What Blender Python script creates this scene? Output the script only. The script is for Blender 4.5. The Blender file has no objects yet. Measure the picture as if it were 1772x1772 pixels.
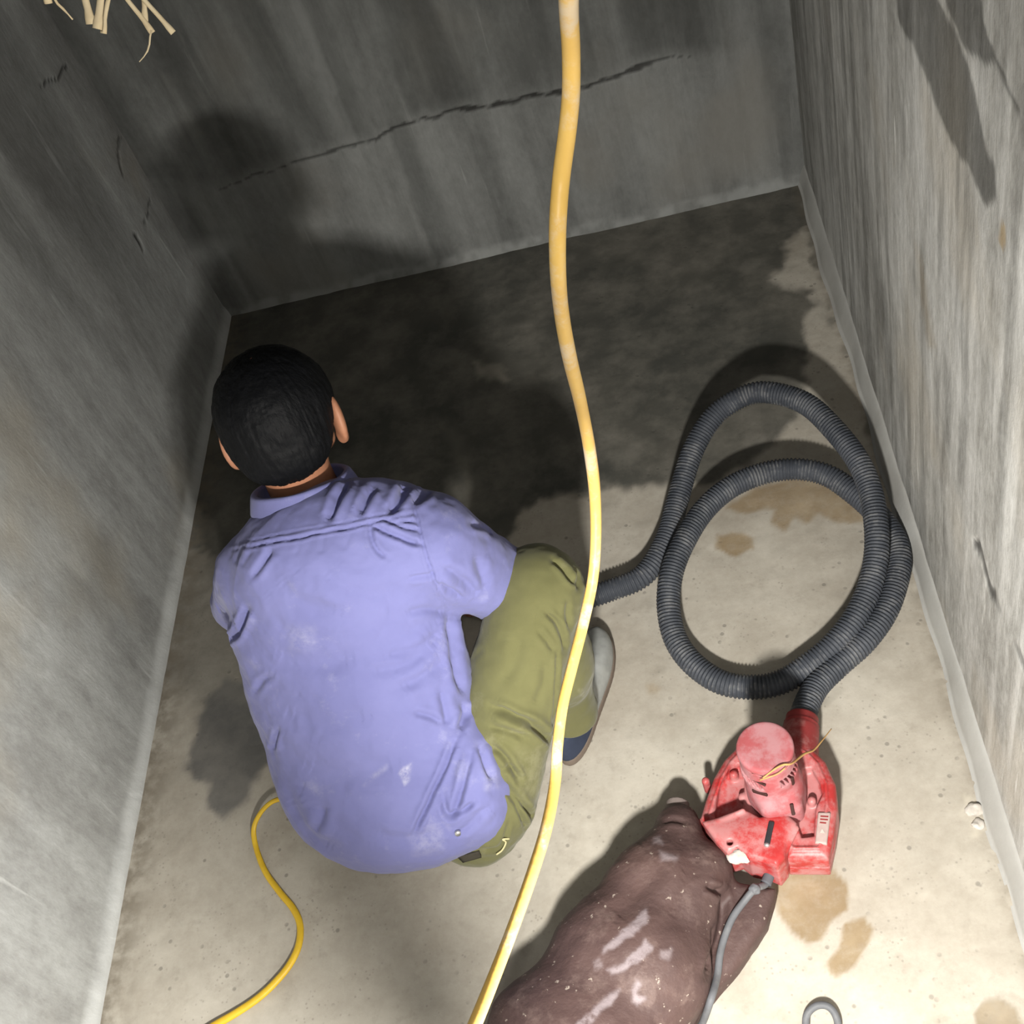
import bpy, math, random
import numpy as np
from mathutils import Matrix, Vector
random.seed(4); np.random.seed(4)
SC = bpy.context.scene
LAMP = np.array([-.20, -.15, 1.22])
COL = SC.collection

# ------------------------------------------------------------------ camera frame of the photograph
F_PX = 2087.1
CAM = np.array([0.0, 0.0, 2.0])
RC = np.array([[0.9660769, -0.02550967, -0.25699158],
               [-0.18356082, -0.76780634, -0.61382314],
               [-0.18166134, 0.64017394, -0.74644255]])
XL, XR, YB = -1.2948, 0.3029, 2.6358


def at(px, py, z=None, x=None, y=None, d=None):
    r = np.array([(px - 886) / F_PX, (py - 886) / F_PX, 1.0]) @ RC
    if z is not None: t = (z - CAM[2]) / r[2]
    elif x is not None: t = x / r[0]
    elif y is not None: t = y / r[1]
    else: t = d / np.linalg.norm(r)
    return r * t + CAM


def to_px(P):
    q = (np.asarray(P, float) - CAM) @ RC.T
    return 886 + F_PX * q[:, :2] / q[:, 2:3]


# ------------------------------------------------------------------ noise
def _hash(ix, iy, iz):
    n = (ix * 73856093) ^ (iy * 19349663) ^ (iz * 83492791)
    n = (n ^ (n >> 13)) * 1274126177
    n = n & 0x7fffffff
    n = (n ^ (n >> 16)) * 668265263 & 0x7fffffff
    return (n % 100003) / 50001.5 - 1.0


def vnoise(P):
    P = np.asarray(P, float)
    i = np.floor(P).astype(np.int64); f = P - i; f = f * f * f * (f * (f * 6 - 15) + 10)
    out = 0
    for dx in (0, 1):
        wx = f[:, 0] if dx else 1 - f[:, 0]
        for dy in (0, 1):
            wy = f[:, 1] if dy else 1 - f[:, 1]
            for dz in (0, 1):
                wz = f[:, 2] if dz else 1 - f[:, 2]
                out = out + wx * wy * wz * _hash(i[:, 0] + dx, i[:, 1] + dy, i[:, 2] + dz)
    return out


def fbm(P, octv=4):
    a, s, tot = 0, 1.0, 0
    P = np.asarray(P, float)
    for o in range(octv):
        a = a + s * vnoise(P * 2 ** o + 17.3 * o); tot += s; s *= .5
    return a / tot


def sstep(a, b, x):
    t = np.clip((x - a) / (b - a), 0, 1)
    return t * t * (3 - 2 * t)


# ------------------------------------------------------------------ distance fields
def smin(a, b, k):
    h = np.maximum(k - np.abs(a - b), 0) / k
    return np.minimum(a, b) - h * h * k * .25


def smax(a, b, k): return -smin(-a, -b, k)


def cap(P, a, b, r1, r2=None):
    r2 = r1 if r2 is None else r2
    a = np.asarray(a, float); b = np.asarray(b, float); ba = b - a
    t = np.clip((P - a) @ ba / (ba @ ba), 0, 1)
    return np.linalg.norm(P - a - t[:, None] * ba, axis=1) - (r1 + (r2 - r1) * t)


def elcap(P, a, b, lat, a1, b1, a2, b2):
    a = np.asarray(a, float); b = np.asarray(b, float); ba = b - a
    lat = np.asarray(lat, float) / np.linalg.norm(lat)
    t = np.clip((P - a) @ ba / (ba @ ba), 0, 1)
    r = P - a - t[:, None] * ba
    u = r @ lat
    w = np.linalg.norm(r - u[:, None] * lat, axis=1)
    A = a1 + (a2 - a1) * t; B = b1 + (b2 - b1) * t
    return (np.sqrt((u / A) ** 2 + (w / B) ** 2) - 1) * np.minimum(A, B)


def ell(P, c, M, r):
    q = (P - np.asarray(c)) @ np.asarray(M).T
    r = np.asarray(r, float)
    k0 = np.linalg.norm(q / r, axis=1); k1 = np.linalg.norm(q / r ** 2, axis=1) + 1e-9
    return k0 * (k0 - 1) / k1


def rbox(P, c, M, hs, rad):
    q = np.abs((P - np.asarray(c)) @ np.asarray(M).T) - (np.asarray(hs) - rad)
    return np.linalg.norm(np.maximum(q, 0), axis=1) + np.minimum(q.max(1), 0) - rad


def poly2(P2, poly):
    poly = np.asarray(poly, float); n = len(poly)
    d = np.full(len(P2), 1e18); s = np.ones(len(P2))
    for i in range(n):
        a = poly[i]; b = poly[i - 1]; e = b - a; w = P2 - a
        t = np.clip(w @ e / max(e @ e, 1e-12), 0, 1)
        bb = w - t[:, None] * e
        d = np.minimum(d, (bb * bb).sum(1))
        c1 = P2[:, 1] >= a[1]; c2 = P2[:, 1] < b[1]; c3 = e[0] * w[:, 1] > e[1] * w[:, 0]
        flip = (c1 & c2 & c3) | (~c1 & ~c2 & ~c3)
        s = np.where(flip, -s, s)
    return s * np.sqrt(d)


def prism(P, poly, z0, z1, rad):
    d2 = poly2(P[:, :2], poly) + rad
    dz = np.maximum(z0 + rad - P[:, 2], P[:, 2] - z1 + rad)
    return np.minimum(np.maximum(d2, dz), 0) + np.sqrt(np.maximum(d2, 0) ** 2 + np.maximum(dz, 0) ** 2) - rad


def dline(P2, pts):
    d = np.full(len(P2), 1e18)
    for a, b in zip(pts[:-1], pts[1:]):
        a = np.asarray(a, float); b = np.asarray(b, float); e = b - a; w = P2 - a
        t = np.clip(w @ e / max(e @ e, 1e-12), 0, 1)
        d = np.minimum(d, ((w - t[:, None] * e) ** 2).sum(1))
    return np.sqrt(d)


def nets(f, lo, hi, h, newton=2):
    lo = np.asarray(lo, float); hi = np.asarray(hi, float)
    n = np.ceil((hi - lo) / h).astype(int) + 1
    ax = [lo[k] + h * np.arange(n[k]) for k in range(3)]
    V = np.empty(n)
    YZ = np.stack(np.meshgrid(ax[1], ax[2], indexing='ij'), -1).reshape(-1, 2)
    step = max(1, int(400000 / len(YZ)))
    for i in range(0, n[0], step):
        xs = ax[0][i:i + step]
        P = np.empty((len(xs), len(YZ), 3)); P[:, :, 0] = xs[:, None]; P[:, :, 1:] = YZ[None]
        V[i:i + step] = f(P.reshape(-1, 3)).reshape(len(xs), n[1], n[2])
    s = V < 0
    cnt = sum(s[a:n[0] - 1 + a, b:n[1] - 1 + b, c:n[2] - 1 + c].astype(np.int8) for a in (0, 1) for b in (0, 1) for c in (0, 1))
    cells = np.argwhere((cnt > 0) & (cnt < 8))
    imap = np.full(n - 1, -1, np.int64); imap[tuple(cells.T)] = np.arange(len(cells))
    cv = {}
    for a in (0, 1):
        for b in (0, 1):
            for c in (0, 1): cv[a, b, c] = V[cells[:, 0] + a, cells[:, 1] + b, cells[:, 2] + c]
    acc = np.zeros((len(cells), 3)); w = np.zeros(len(cells))
    for axis in range(3):
        for u in (0, 1):
            for v in (0, 1):
                p = [0, 0, 0]; q = [0, 0, 0]
                o = [k for k in range(3) if k != axis]
                p[o[0]] = q[o[0]] = u; p[o[1]] = q[o[1]] = v; q[axis] = 1
                A = cv[tuple(p)]; B = cv[tuple(q)]
                m = (A < 0) != (B < 0)
                t = np.where(m, A / np.where(A - B == 0, 1, A - B), 0)
                pos = np.array(p)[None] + t[:, None] * (np.array(q) - np.array(p))[None]
                acc += np.where(m[:, None], pos, 0); w += m
    verts = lo + h * (cells + acc / np.maximum(w, 1)[:, None])
    faces = []
    for axis in range(3):
        o = [k for k in range(3) if k != axis]
        sl0 = [slice(None)] * 3; sl1 = [slice(None)] * 3
        sl0[axis] = slice(0, n[axis] - 1); sl1[axis] = slice(1, n[axis])
        for k in o: sl0[k] = slice(1, n[k] - 1); sl1[k] = slice(1, n[k] - 1)
        S0 = s[tuple(sl0)]; S1 = s[tuple(sl1)]
        for sign in (0, 1):
            E = np.argwhere(S0 & ~S1) if sign == 0 else np.argwhere(~S0 & S1)
            for k in o: E[:, k] += 1
            def cell(da, db):
                q = E.copy(); q[:, o[0]] += da; q[:, o[1]] += db
                return imap[tuple(q.T)]
            Q = np.stack([cell(-1, -1), cell(0, -1), cell(0, 0), cell(-1, 0)], 1)
            if (sign == 1) != (axis == 1): Q = Q[:, ::-1]
            faces.append(Q)
    F = np.concatenate(faces)
    for _ in range(newton): verts = to_iso(f, verts, h)
    return verts, F


def grad(f, V, e=5e-4):
    g = np.empty_like(V)
    for k in range(3):
        d = np.zeros(3); d[k] = e
        g[:, k] = f(V + d) - f(V - d)
    return g / (2 * e)


def to_iso(f, V, h):
    d = f(V); g = grad(f, V); l2 = (g * g).sum(1)
    stp = -(d / np.maximum(l2, .05))[:, None] * g
    ln = np.linalg.norm(stp, axis=1, keepdims=True)
    return V + stp * np.minimum(1, h * .6 / np.maximum(ln, 1e-9))


def subdiv(V, F):
    E = np.sort(np.stack([F, np.roll(F, -1, 1)], -1).reshape(-1, 2), 1)
    key = E[:, 0] * len(V) + E[:, 1]
    u, idx, inv = np.unique(key, return_index=True, return_inverse=True)
    mid = (V[E[idx, 0]] + V[E[idx, 1]]) / 2
    e = len(V) + inv.reshape(-1, 4)
    c = len(V) + len(mid) + np.arange(len(F))
    V2 = np.concatenate([V, mid, V[F].mean(1)])
    Q = [np.stack([F[:, k], e[:, k], c, e[:, k - 1]], 1) for k in range(4)]
    return V2, np.concatenate(Q)


def vnormals(V, F):
    n = np.cross(V[F[:, 2]] - V[F[:, 0]], V[F[:, 3 if F.shape[1] > 3 else 1]] - V[F[:, 1]])
    if F.shape[1] == 3: n = np.cross(V[F[:, 1]] - V[F[:, 0]], V[F[:, 2]] - V[F[:, 0]])
    N = np.zeros_like(V)
    for k in range(F.shape[1]):
        for c in range(3): N[:, c] += np.bincount(F[:, k], n[:, c], len(V))
    return N / np.maximum(np.linalg.norm(N, axis=1, keepdims=True), 1e-12)


def relax(V, F, it=1, lam=.5):
    for _ in range(it):
        S = np.zeros_like(V); c = np.zeros(len(V))
        m = V[F].mean(1)
        for k in range(4):
            for a in range(3): S[:, a] += np.bincount(F[:, k], m[:, a], len(V))
            c += np.bincount(F[:, k], minlength=len(V))
        V = V + lam * (S / np.maximum(c, 1)[:, None] - V)
    return V


# ------------------------------------------------------------------ objects
def mesh_obj(name, V, F, mats, parent=None, smooth=True, attrs=None, fmat=None):
    me = bpy.data.meshes.new(name)
    V = np.asarray(V, float)
    if isinstance(F, np.ndarray):
        k = F.shape[1]
        me.vertices.add(len(V)); me.vertices.foreach_set('co', V.astype(np.float32).ravel())
        me.loops.add(F.size); me.loops.foreach_set('vertex_index', F.astype(np.int32).ravel())
        me.polygons.add(len(F))
        me.polygons.foreach_set('loop_start', np.arange(0, F.size, k, dtype=np.int32))
        me.polygons.foreach_set('loop_total', np.full(len(F), k, np.int32))
        me.update(calc_edges=True)
    else:
        me.from_pydata(V.tolist(), [], F); me.update()
    me.validate()
    for m in (mats if isinstance(mats, (list, tuple)) else [mats]): me.materials.append(m)
    if fmat is not None: me.polygons.foreach_set('material_index', np.asarray(fmat, np.int32))
    if smooth: me.polygons.foreach_set('use_smooth', np.ones(len(me.polygons), bool))
    for k, a in (attrs or {}).items():
        at_ = me.attributes.new(k, 'FLOAT', 'POINT'); at_.data.foreach_set('value', np.asarray(a, np.float32))
    o = bpy.data.objects.new(name, me); COL.objects.link(o)
    if parent is not None: link_to(o, parent)
    return o


def link_to(o, parent):
    o.parent = parent
    w = Matrix.Identity(4); p = parent
    while p is not None:
        w = p.matrix_basis @ w if p.parent is None else (p.matrix_parent_inverse @ p.matrix_basis) @ w
        p = p.parent
    o.matrix_parent_inverse = w.inverted()


def root(name, loc):
    o = bpy.data.objects.new(name, None); COL.objects.link(o); o.location = loc
    o.empty_display_size = .05
    return o


def tag(o, label, cat, group=None):
    o['label'] = label; o['category'] = cat
    if group: o['group'] = group
    return o


def catmull(pts, n=12):
    pts = np.asarray(pts, float)
    p = np.concatenate([[2 * pts[0] - pts[1]], pts, [2 * pts[-1] - pts[-2]]])
    out = []
    for i in range(1, len(p) - 2):
        t = np.linspace(0, 1, n, endpoint=False)[:, None]
        a, b, c, d = p[i - 1], p[i], p[i + 1], p[i + 2]
        out.append(.5 * (2 * b + (c - a) * t + (2 * a - 5 * b + 4 * c - d) * t ** 2 + (3 * b - a - 3 * c + d) * t ** 3))
    return np.concatenate(out + [pts[-1:]])


def resample(P, step):
    L = np.concatenate([[0], np.cumsum(np.linalg.norm(np.diff(P[:, :3], axis=0), axis=1))])
    n = max(2, int(round(L[-1] / step)) + 1)
    s = np.linspace(0, L[-1], n)
    return np.stack([np.interp(s, L, P[:, k]) for k in range(P.shape[1])], 1), s


def tube(path, rad, seg=12, flat=None, caps=True):
    """path Nx3, rad scalar/array; flat=(width factor, height factor)."""
    P = np.asarray(path, float); n = len(P)
    rad = np.broadcast_to(rad, (n,)).astype(float)
    T = np.gradient(P, axis=0); T /= np.linalg.norm(T, axis=1, keepdims=True)
    up = np.array([0, 0, 1.0])
    if abs(T[0] @ up) > .95: up = np.array([1.0, 0, 0])
    u = np.cross(up, T[0]); u /= np.linalg.norm(u)
    V = []
    a = np.linspace(0, 2 * math.pi, seg, endpoint=False)
    fx, fy = flat or (1, 1)
    for i in range(n):
        if flat and abs(T[i][2]) < .9:
            u = np.cross([0, 0, 1.0], T[i])
        u = u - (u @ T[i]) * T[i]; u /= np.linalg.norm(u)
        v = np.cross(T[i], u)
        V.append(P[i] + rad[i] * (fx * np.cos(a)[:, None] * u + fy * np.sin(a)[:, None] * v))
    V = np.concatenate(V)
    i = np.arange(n - 1)[:, None] * seg; j = np.arange(seg)[None]; j2 = (j + 1) % seg
    F = np.stack([i + j, i + j2, i + seg + j2, i + seg + j], -1).reshape(-1, 4)
    Fl = F
    if caps:
        V = np.concatenate([V, P[:1], P[-1:]])
        c0 = len(V) - 2; c1 = len(V) - 1; b = (n - 1) * seg
        k = np.arange(seg); k2 = (k + 1) % seg
        ev = np.arange(0, seg, 2); o1 = (ev + 1) % seg; o2 = (ev + 2) % seg
        q0 = np.stack([np.full(len(ev), c0), o2, o1, ev], 1)
        q1 = np.stack([np.full(len(ev), c1), b + ev, b + o1, b + o2], 1)
        Fl = np.concatenate([F, q0, q1])
    return V, Fl


# ------------------------------------------------------------------ materials
def lin(c):
    return tuple((x / 255 / 12.92 if x / 255 <= .04045 else ((x / 255 + .055) / 1.055) ** 2.4) for x in c)


class NT:
    def __init__(s, name):
        s.m = bpy.data.materials.new(name); s.m.use_nodes = True
        s.t = s.m.node_tree; s.t.nodes.clear()
        s.out = s.n('ShaderNodeOutputMaterial'); s.b = s.n('ShaderNodeBsdfPrincipled')
        s.l(s.b.outputs[0], s.out.inputs[0])
        s.co = s.n('ShaderNodeTexCoord').outputs['Object']

    def n(s, k, **kw):
        x = s.t.nodes.new(k)
        for a, b in kw.items(): setattr(x, a, b)
        return x

    def l(s, a, b): s.t.links.new(a, b)

    def put(s, sock, v):
        if hasattr(v, 'is_output') or isinstance(v, bpy.types.NodeSocket): s.l(v, sock)
        else: sock.default_value = v

    def noise(s, scale, detail=5, rough=.55, stretch=(1, 1, 1), off=(0, 0, 0), dist=0):
        mp = s.n('ShaderNodeMapping'); s.l(s.co, mp.inputs[0])
        mp.inputs['Scale'].default_value = stretch; mp.inputs['Location'].default_value = off
        x = s.n('ShaderNodeTexNoise'); s.l(mp.outputs[0], x.inputs['Vector'])
        x.inputs['Scale'].default_value = scale; x.inputs['Detail'].default_value = detail
        x.inputs['Roughness'].default_value = rough; x.inputs['Distortion'].default_value = dist
        return x.outputs[0]

    def ramp(s, v, a, b, lo=0.0, hi=1.0):
        x = s.n('ShaderNodeMapRange', interpolation_type='SMOOTHSTEP')
        s.put(x.inputs[0], v)
        for k, q in zip((1, 2, 3, 4), (a, b, lo, hi)): x.inputs[k].default_value = q
        return x.outputs[0]

    def math(s, op, a, b=0.0, clamp=False):
        x = s.n('ShaderNodeMath', operation=op, use_clamp=clamp)
        s.put(x.inputs[0], a); s.put(x.inputs[1], b)
        return x.outputs[0]

    def mix(s, f, a, b, mode='MIX'):
        x = s.n('ShaderNodeMix', data_type='RGBA', blend_type=mode)
        s.put(x.inputs[0], f)
        for k, v in ((6, a), (7, b)):
            if isinstance(v, tuple): v = (*v, 1) if len(v) == 3 else v
            s.put(x.inputs[k], v)
        return x.outputs[2]

    def attr(s, name):
        return s.n('ShaderNodeAttribute', attribute_name=name).outputs['Fac']

    def bump(s, h, strength, dist=.01):
        x = s.n('ShaderNodeBump'); s.put(x.inputs['Height'], h)
        x.inputs['Strength'].default_value = strength; x.inputs['Distance'].default_value = dist
        s.l(x.outputs[0], s.b.inputs['Normal'])

    def done(s, col, rough=.6, spec=.3, **kw):
        c = (*col, 1) if isinstance(col, tuple) and len(col) == 3 else col
        s.put(s.b.inputs['Base Color'], c); s.put(s.b.inputs['Roughness'], rough)
        s.b.inputs['Specular IOR Level'].default_value = spec
        for k, v in kw.items(): s.put(s.b.inputs[k.replace('_', ' ')], v)
        return s.m


def concrete_wall(name, stretch, light, dark, warm, off, streak=.5):
    m = NT(name)
    big = m.noise(2.2, 6, .6, (1, 1, .55), off)
    st = m.noise(1.0, 6, .68, stretch, off, .35)
    st2 = m.noise(2.3, 4, .65, stretch, (off[0] + 3, off[1] + 1, off[2]))
    fine = m.noise(55, 6, .7, (1, 1, .6), off)
    v = m.math('ADD', m.math('MULTIPLY', m.ramp(big, .3, .7), .5), m.math('MULTIPLY', m.ramp(st, .34, .66), streak))
    mid = m.noise(13, 7, .72, (1, 1, .55), (off[0] + 1, off[1], 2), .4)
    v = m.math('ADD', v, m.math('MULTIPLY', m.math('SUBTRACT', fine, .5), 1.0))
    v = m.math('ADD', v, m.math('MULTIPLY', m.math('SUBTRACT', mid, .5), 1.3))
    c = m.mix(m.math('MULTIPLY', v, 1.0, True), dark, light)
    c = m.mix(m.ramp(m.noise(3.1, 3, .5, (1, 1, .8), (4, 2, 1)), .52, .72, 0, .55), c, warm)
    line = m.math('MULTIPLY', m.ramp(st2, .62, .72), .45)
    c = m.mix(line, c, tuple(min(1, x * 1.45) for x in light))
    wet_dark_n = m.math('MULTIPLY', m.attr('wet_dark'), 1.0)
    c = m.mix(wet_dark_n, c, m.mix(1.0, c, (.36, .36, .355), 'MULTIPLY'))
    c = m.mix(m.attr('pale'), c, tuple(min(1, x * 1.25) for x in light))
    c = m.mix(m.attr('rust'), c, (.33, .24, .12))
    c = m.mix(m.attr('crack'), c, (.012, .011, .010))
    h = m.math('ADD', m.math('MULTIPLY', fine, .7), m.math('MULTIPLY', st, .8))
    h = m.math('SUBTRACT', h, m.math('MULTIPLY', m.attr('crack'), 1.2))
    m.bump(h, .35, .006)
    return m.done(c, m.ramp(wet_dark_n, 0, 1, .88, .62), .25)


def concrete_floor():
    m = NT('floor_concrete')
    big = m.noise(2.6, 6, .6); mid = m.noise(9, 6, .65, off=(3, 1, 0)); fine = m.noise(70, 5, .7)
    v = m.math('ADD', m.math('MULTIPLY', m.ramp(big, .3, .7), .5), m.math('MULTIPLY', m.ramp(mid, .3, .7), .5))
    v = m.math('ADD', v, m.math('MULTIPLY', m.math('SUBTRACT', fine, .5), .7))
    c = m.mix(m.math('MULTIPLY', v, 1.0, True), (.318, .287, .238), (.462, .432, .374))
    vo = m.n('ShaderNodeTexVoronoi'); m.l(m.co, vo.inputs['Vector']); vo.inputs['Scale'].default_value = 42
    spot = m.math('MULTIPLY', m.ramp(vo.outputs['Distance'], .10, .22, 1, 0), m.ramp(m.noise(14, 2), .52, .62))
    c = m.mix(m.math('MULTIPLY', spot, .6), c, (.16, .15, .13))
    v2 = m.n('ShaderNodeTexVoronoi'); m.l(m.co, v2.inputs['Vector']); v2.inputs['Scale'].default_value = 95
    pit = m.math('MULTIPLY', m.ramp(v2.outputs['Distance'], .10, .26, 1, 0), m.ramp(m.noise(11, 4, .6, off=(2, 2, 0)), .44, .62))
    c = m.mix(m.math('MULTIPLY', pit, .45), c, (.19, .175, .15))
    c = m.mix(m.math('MULTIPLY', m.ramp(m.noise(21, 6, .7, off=(7, 1, 0)), .54, .70), .3), c, (.25, .225, .185))
    wet_dark = m.math('MULTIPLY', m.attr('wet_dark'), m.ramp(mid, .2, .75, 1.12, .78), True)
    c = m.mix(wet_dark, c, m.mix(m.ramp(big, .35, .65), (.068, .068, .06), (.11, .105, .09)))
    c = m.mix(m.attr('slate'), c, m.mix(m.ramp(mid, .35, .65), (.10, .10, .10), (.155, .15, .14)))
    tn = m.math('MULTIPLY', m.attr('tan'), m.ramp(m.noise(38, 5, .7), .25, .6, .72, 1.0), True)
    c = m.mix(tn, c, m.mix(m.ramp(mid, .35, .7), (.235, .175, .105), (.30, .235, .15)))
    c = m.mix(m.attr('pale'), c, (.52, .48, .40))
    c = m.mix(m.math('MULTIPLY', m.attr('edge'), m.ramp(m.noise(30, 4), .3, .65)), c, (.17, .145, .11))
    m.bump(m.math('SUBTRACT', m.math('ADD', m.math('MULTIPLY', fine, .4), mid), m.math('MULTIPLY', spot, .6)), .25, .004)
    return m.done(c, m.ramp(wet_dark, 0, 1, .86, .6), .25)


def cloth(name, a, b, dust=None, rough=.9, weave=900):
    m = NT(name)
    big = m.noise(7, 5, .6)
    c = m.mix(m.ramp(big, .3, .7), a, b)
    if dust:
        d = m.math('MULTIPLY', m.attr('dust'), m.ramp(m.noise(60, 5, .7), .3, .65), True)
        c = m.mix(d, c, dust)
        c = m.mix(m.math('MULTIPLY', m.ramp(m.noise(16, 6, .7, off=(2, 5, 1)), .56, .74), .22), c, dust)
    m.bump(m.math('ADD', m.noise(weave, 2, .5), m.math('MULTIPLY', m.noise(40, 4), .9)), .12, .003)
    return m.done(c, rough, .15, Sheen_Weight=.12)


def plain(name, col, rough=.55, spec=.3, col2=None, scale=20, dust=None, dustamt=(.5, .68, .8), bump=.1, metal=0.0):
    m = NT(name)
    c = m.mix(m.ramp(m.noise(scale, 5, .6), .3, .7), col, col2 or tuple(x * .8 for x in col))
    if dust:
        a, b, k = dustamt
        c = m.mix(m.math('MULTIPLY', m.ramp(m.noise(22, 7, .7, off=(1, 3, 2)), a, b), k), c, dust)
    m.bump(m.noise(140, 4), bump, .002)
    return m.done(c, rough, spec, Metallic=metal)


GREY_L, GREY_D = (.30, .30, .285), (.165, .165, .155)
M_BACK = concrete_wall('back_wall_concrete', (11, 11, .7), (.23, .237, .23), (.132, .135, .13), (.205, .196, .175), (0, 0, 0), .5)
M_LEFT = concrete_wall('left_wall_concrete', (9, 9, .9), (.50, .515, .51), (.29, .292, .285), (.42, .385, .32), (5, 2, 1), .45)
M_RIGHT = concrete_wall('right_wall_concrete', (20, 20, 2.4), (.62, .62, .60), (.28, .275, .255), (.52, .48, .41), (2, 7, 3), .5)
M_FLOOR = concrete_floor()
M_COVE = plain('smooth_plaster', (.43, .43, .41), .85, .2, (.36, .355, .335), 9, bump=.15)
M_SHIRT = cloth('blue_work_shirt_cotton', (.142, .148, .322), (.160, .166, .35), (.40, .40, .50))
M_OLIVE = cloth('olive_trouser_cotton', (.108, .106, .045), (.132, .130, .057), (.30, .29, .19))
M_SKIN = plain('skin', (.36, .165, .095), .55, .35, (.31, .135, .075), 30)
M_HAIR = NT('black_hair')
M_HAIR.bump(M_HAIR.noise(130, 4, .6, (1, 1, .35)), .5, .004)
M_HAIR = M_HAIR.done((.0040, .0043, .0052), .6, .11)
M_NAVY = plain('navy_shoe_lining', (.035, .045, .075), .8, .2)
M_SHOE = plain('pale_grey_shoe_leather', (.36, .37, .36), .6, .3, (.26, .27, .26), 25)
M_SOLE = plain('brown_rubber_sole', (.17, .135, .11), .8, .2)
M_LABEL = plain('dark_cloth_label', (.05, .045, .035), .9, .1)
M_THREAD = plain('pale_thread', (.55, .50, .28), .9, .1)
M_RED = plain('dusty_red_plastic', (.42, .030, .030), .45, .4, (.34, .026, .026), 14, (.42, .20, .20), (.38, .62, .85))
M_REDCAP = plain('dust_coated_red_plastic', (.37, .095, .105), .7, .25, (.31, .07, .075), 18, (.39, .22, .235), (.38, .62, .7))
M_REDDARK = plain('dark_red_plastic', (.26, .035, .035), .5, .3, None, 14, (.34, .17, .16), (.5, .7, .6))
M_BLACKP = plain('black_plastic', (.025, .026, .03), .5, .35)
M_DARKSLOT = plain('shadowed_slot_plastic', (.05, .02, .018), .7, .2)
M_WHITE = plain('white_plaster_dust', (.52, .49, .45), .95, .1, (.40, .37, .33), 60)
M_PLATE = plain('grey_rating_plate', (.42, .33, .31), .6, .3, (.36, .27, .25), 40)
M_STEEL = plain('steel', (.55, .55, .56), .35, .5, None, 30, metal=.8)
M_CORD = plain('grey_rubber_cord', (.125, .13, .142), .6, .3, (.10, .103, .112), 30, (.20, .20, .20), (.5, .7, .6))
M_YEL = plain('yellow_cable_sheath', (.86, .56, .15), .45, .4, (.80, .50, .12), 25, (.80, .68, .52), (.50, .66, .75))
M_YEL2 = plain('yellow_cord_sheath', (.68, .45, .03), .45, .4, (.60, .38, .025), 40)
M_STRAW = plain('dry_straw', (.82, .70, .48), .8, .2, (.74, .60, .38), 60)
M_STRAW2 = plain('tan_straw', (.50, .31, .12), .8, .2, (.42, .24, .09), 60)


def bag_mat():
    m = NT('brown_leathery_bag')
    c = m.mix(m.ramp(m.noise(6, 6, .6), .3, .7), (.062, .037, .035), (.092, .055, .049))
    c = m.mix(m.math('MULTIPLY', m.ramp(m.noise(17, 7, .72, off=(3, 0, 1)), .50, .72), .5), c, (.19, .135, .12))
    c = m.mix(m.math('MULTIPLY', m.ramp(m.noise(75, 3, .6), .66, .72), .7), c, (.40, .34, .29))
    c = m.mix(m.math('MULTIPLY', m.attr('scrape'), m.ramp(m.noise(30, 5, .7), .25, .5), True), c, (.235, .195, .205))
    m.bump(m.math('ADD', m.noise(160, 4), m.math('MULTIPLY', m.noise(20, 4), .6)), .3, .003)
    return m.done(c, .62, .35)


M_BAG = bag_mat()


def hose_mat():
    m = NT('grey_corrugated_hose_plastic')
    c = m.mix(m.ramp(m.noise(12, 5), .3, .7), (.036, .041, .051), (.056, .062, .075))
    c = m.mix(m.math('MULTIPLY', m.math('MULTIPLY', m.attr('ridge'), m.ramp(m.noise(28, 6, .7), .48, .66)), .55), c, (.22, .22, .22))
    return m.done(c, .6, .3)


M_HOSE = hose_mat()

# ------------------------------------------------------------------ the pit
def grid(o, eu, ev, lu, lv, step):
    nu = int(lu / step) + 1; nv = int(lv / step) + 1
    u = np.linspace(0, lu, nu); v = np.linspace(0, lv, nv)
    U, W = np.meshgrid(u, v, indexing='ij')
    V = np.asarray(o) + U[..., None] * np.asarray(eu) + W[..., None] * np.asarray(ev)
    i = np.arange(nu - 1)[:, None] * nv; j = np.arange(nv - 1)[None]
    F = np.stack([i + j, i + nv + j, i + nv + j + 1, i + j + 1], -1).reshape(-1, 4)
    return V.reshape(-1, 3), F


def structure(o):
    o['kind'] = 'structure'; return o


def thick(o, t):
    s = o.modifiers.new('Solidify', 'SOLIDIFY'); s.thickness = t; s.offset = -1.0
    return o


def wob(P, amp, sc, seed=0):
    q = P * sc + seed
    return np.stack([fbm(q, 4), fbm(q + 31.7, 4)], 1) * amp


def region(PX, poly, soft=8):
    return sstep(soft, -soft, poly2(PX, poly))


YF = -1.1; ZT = 2.6
def visible_px(V):
    q = (V - CAM) @ RC.T
    p = np.full((len(V), 2), -9999.0)
    ok = q[:, 2] > .2
    p[ok] = 886 + F_PX * q[ok, :2] / q[ok, 2:3]
    return p


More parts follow.
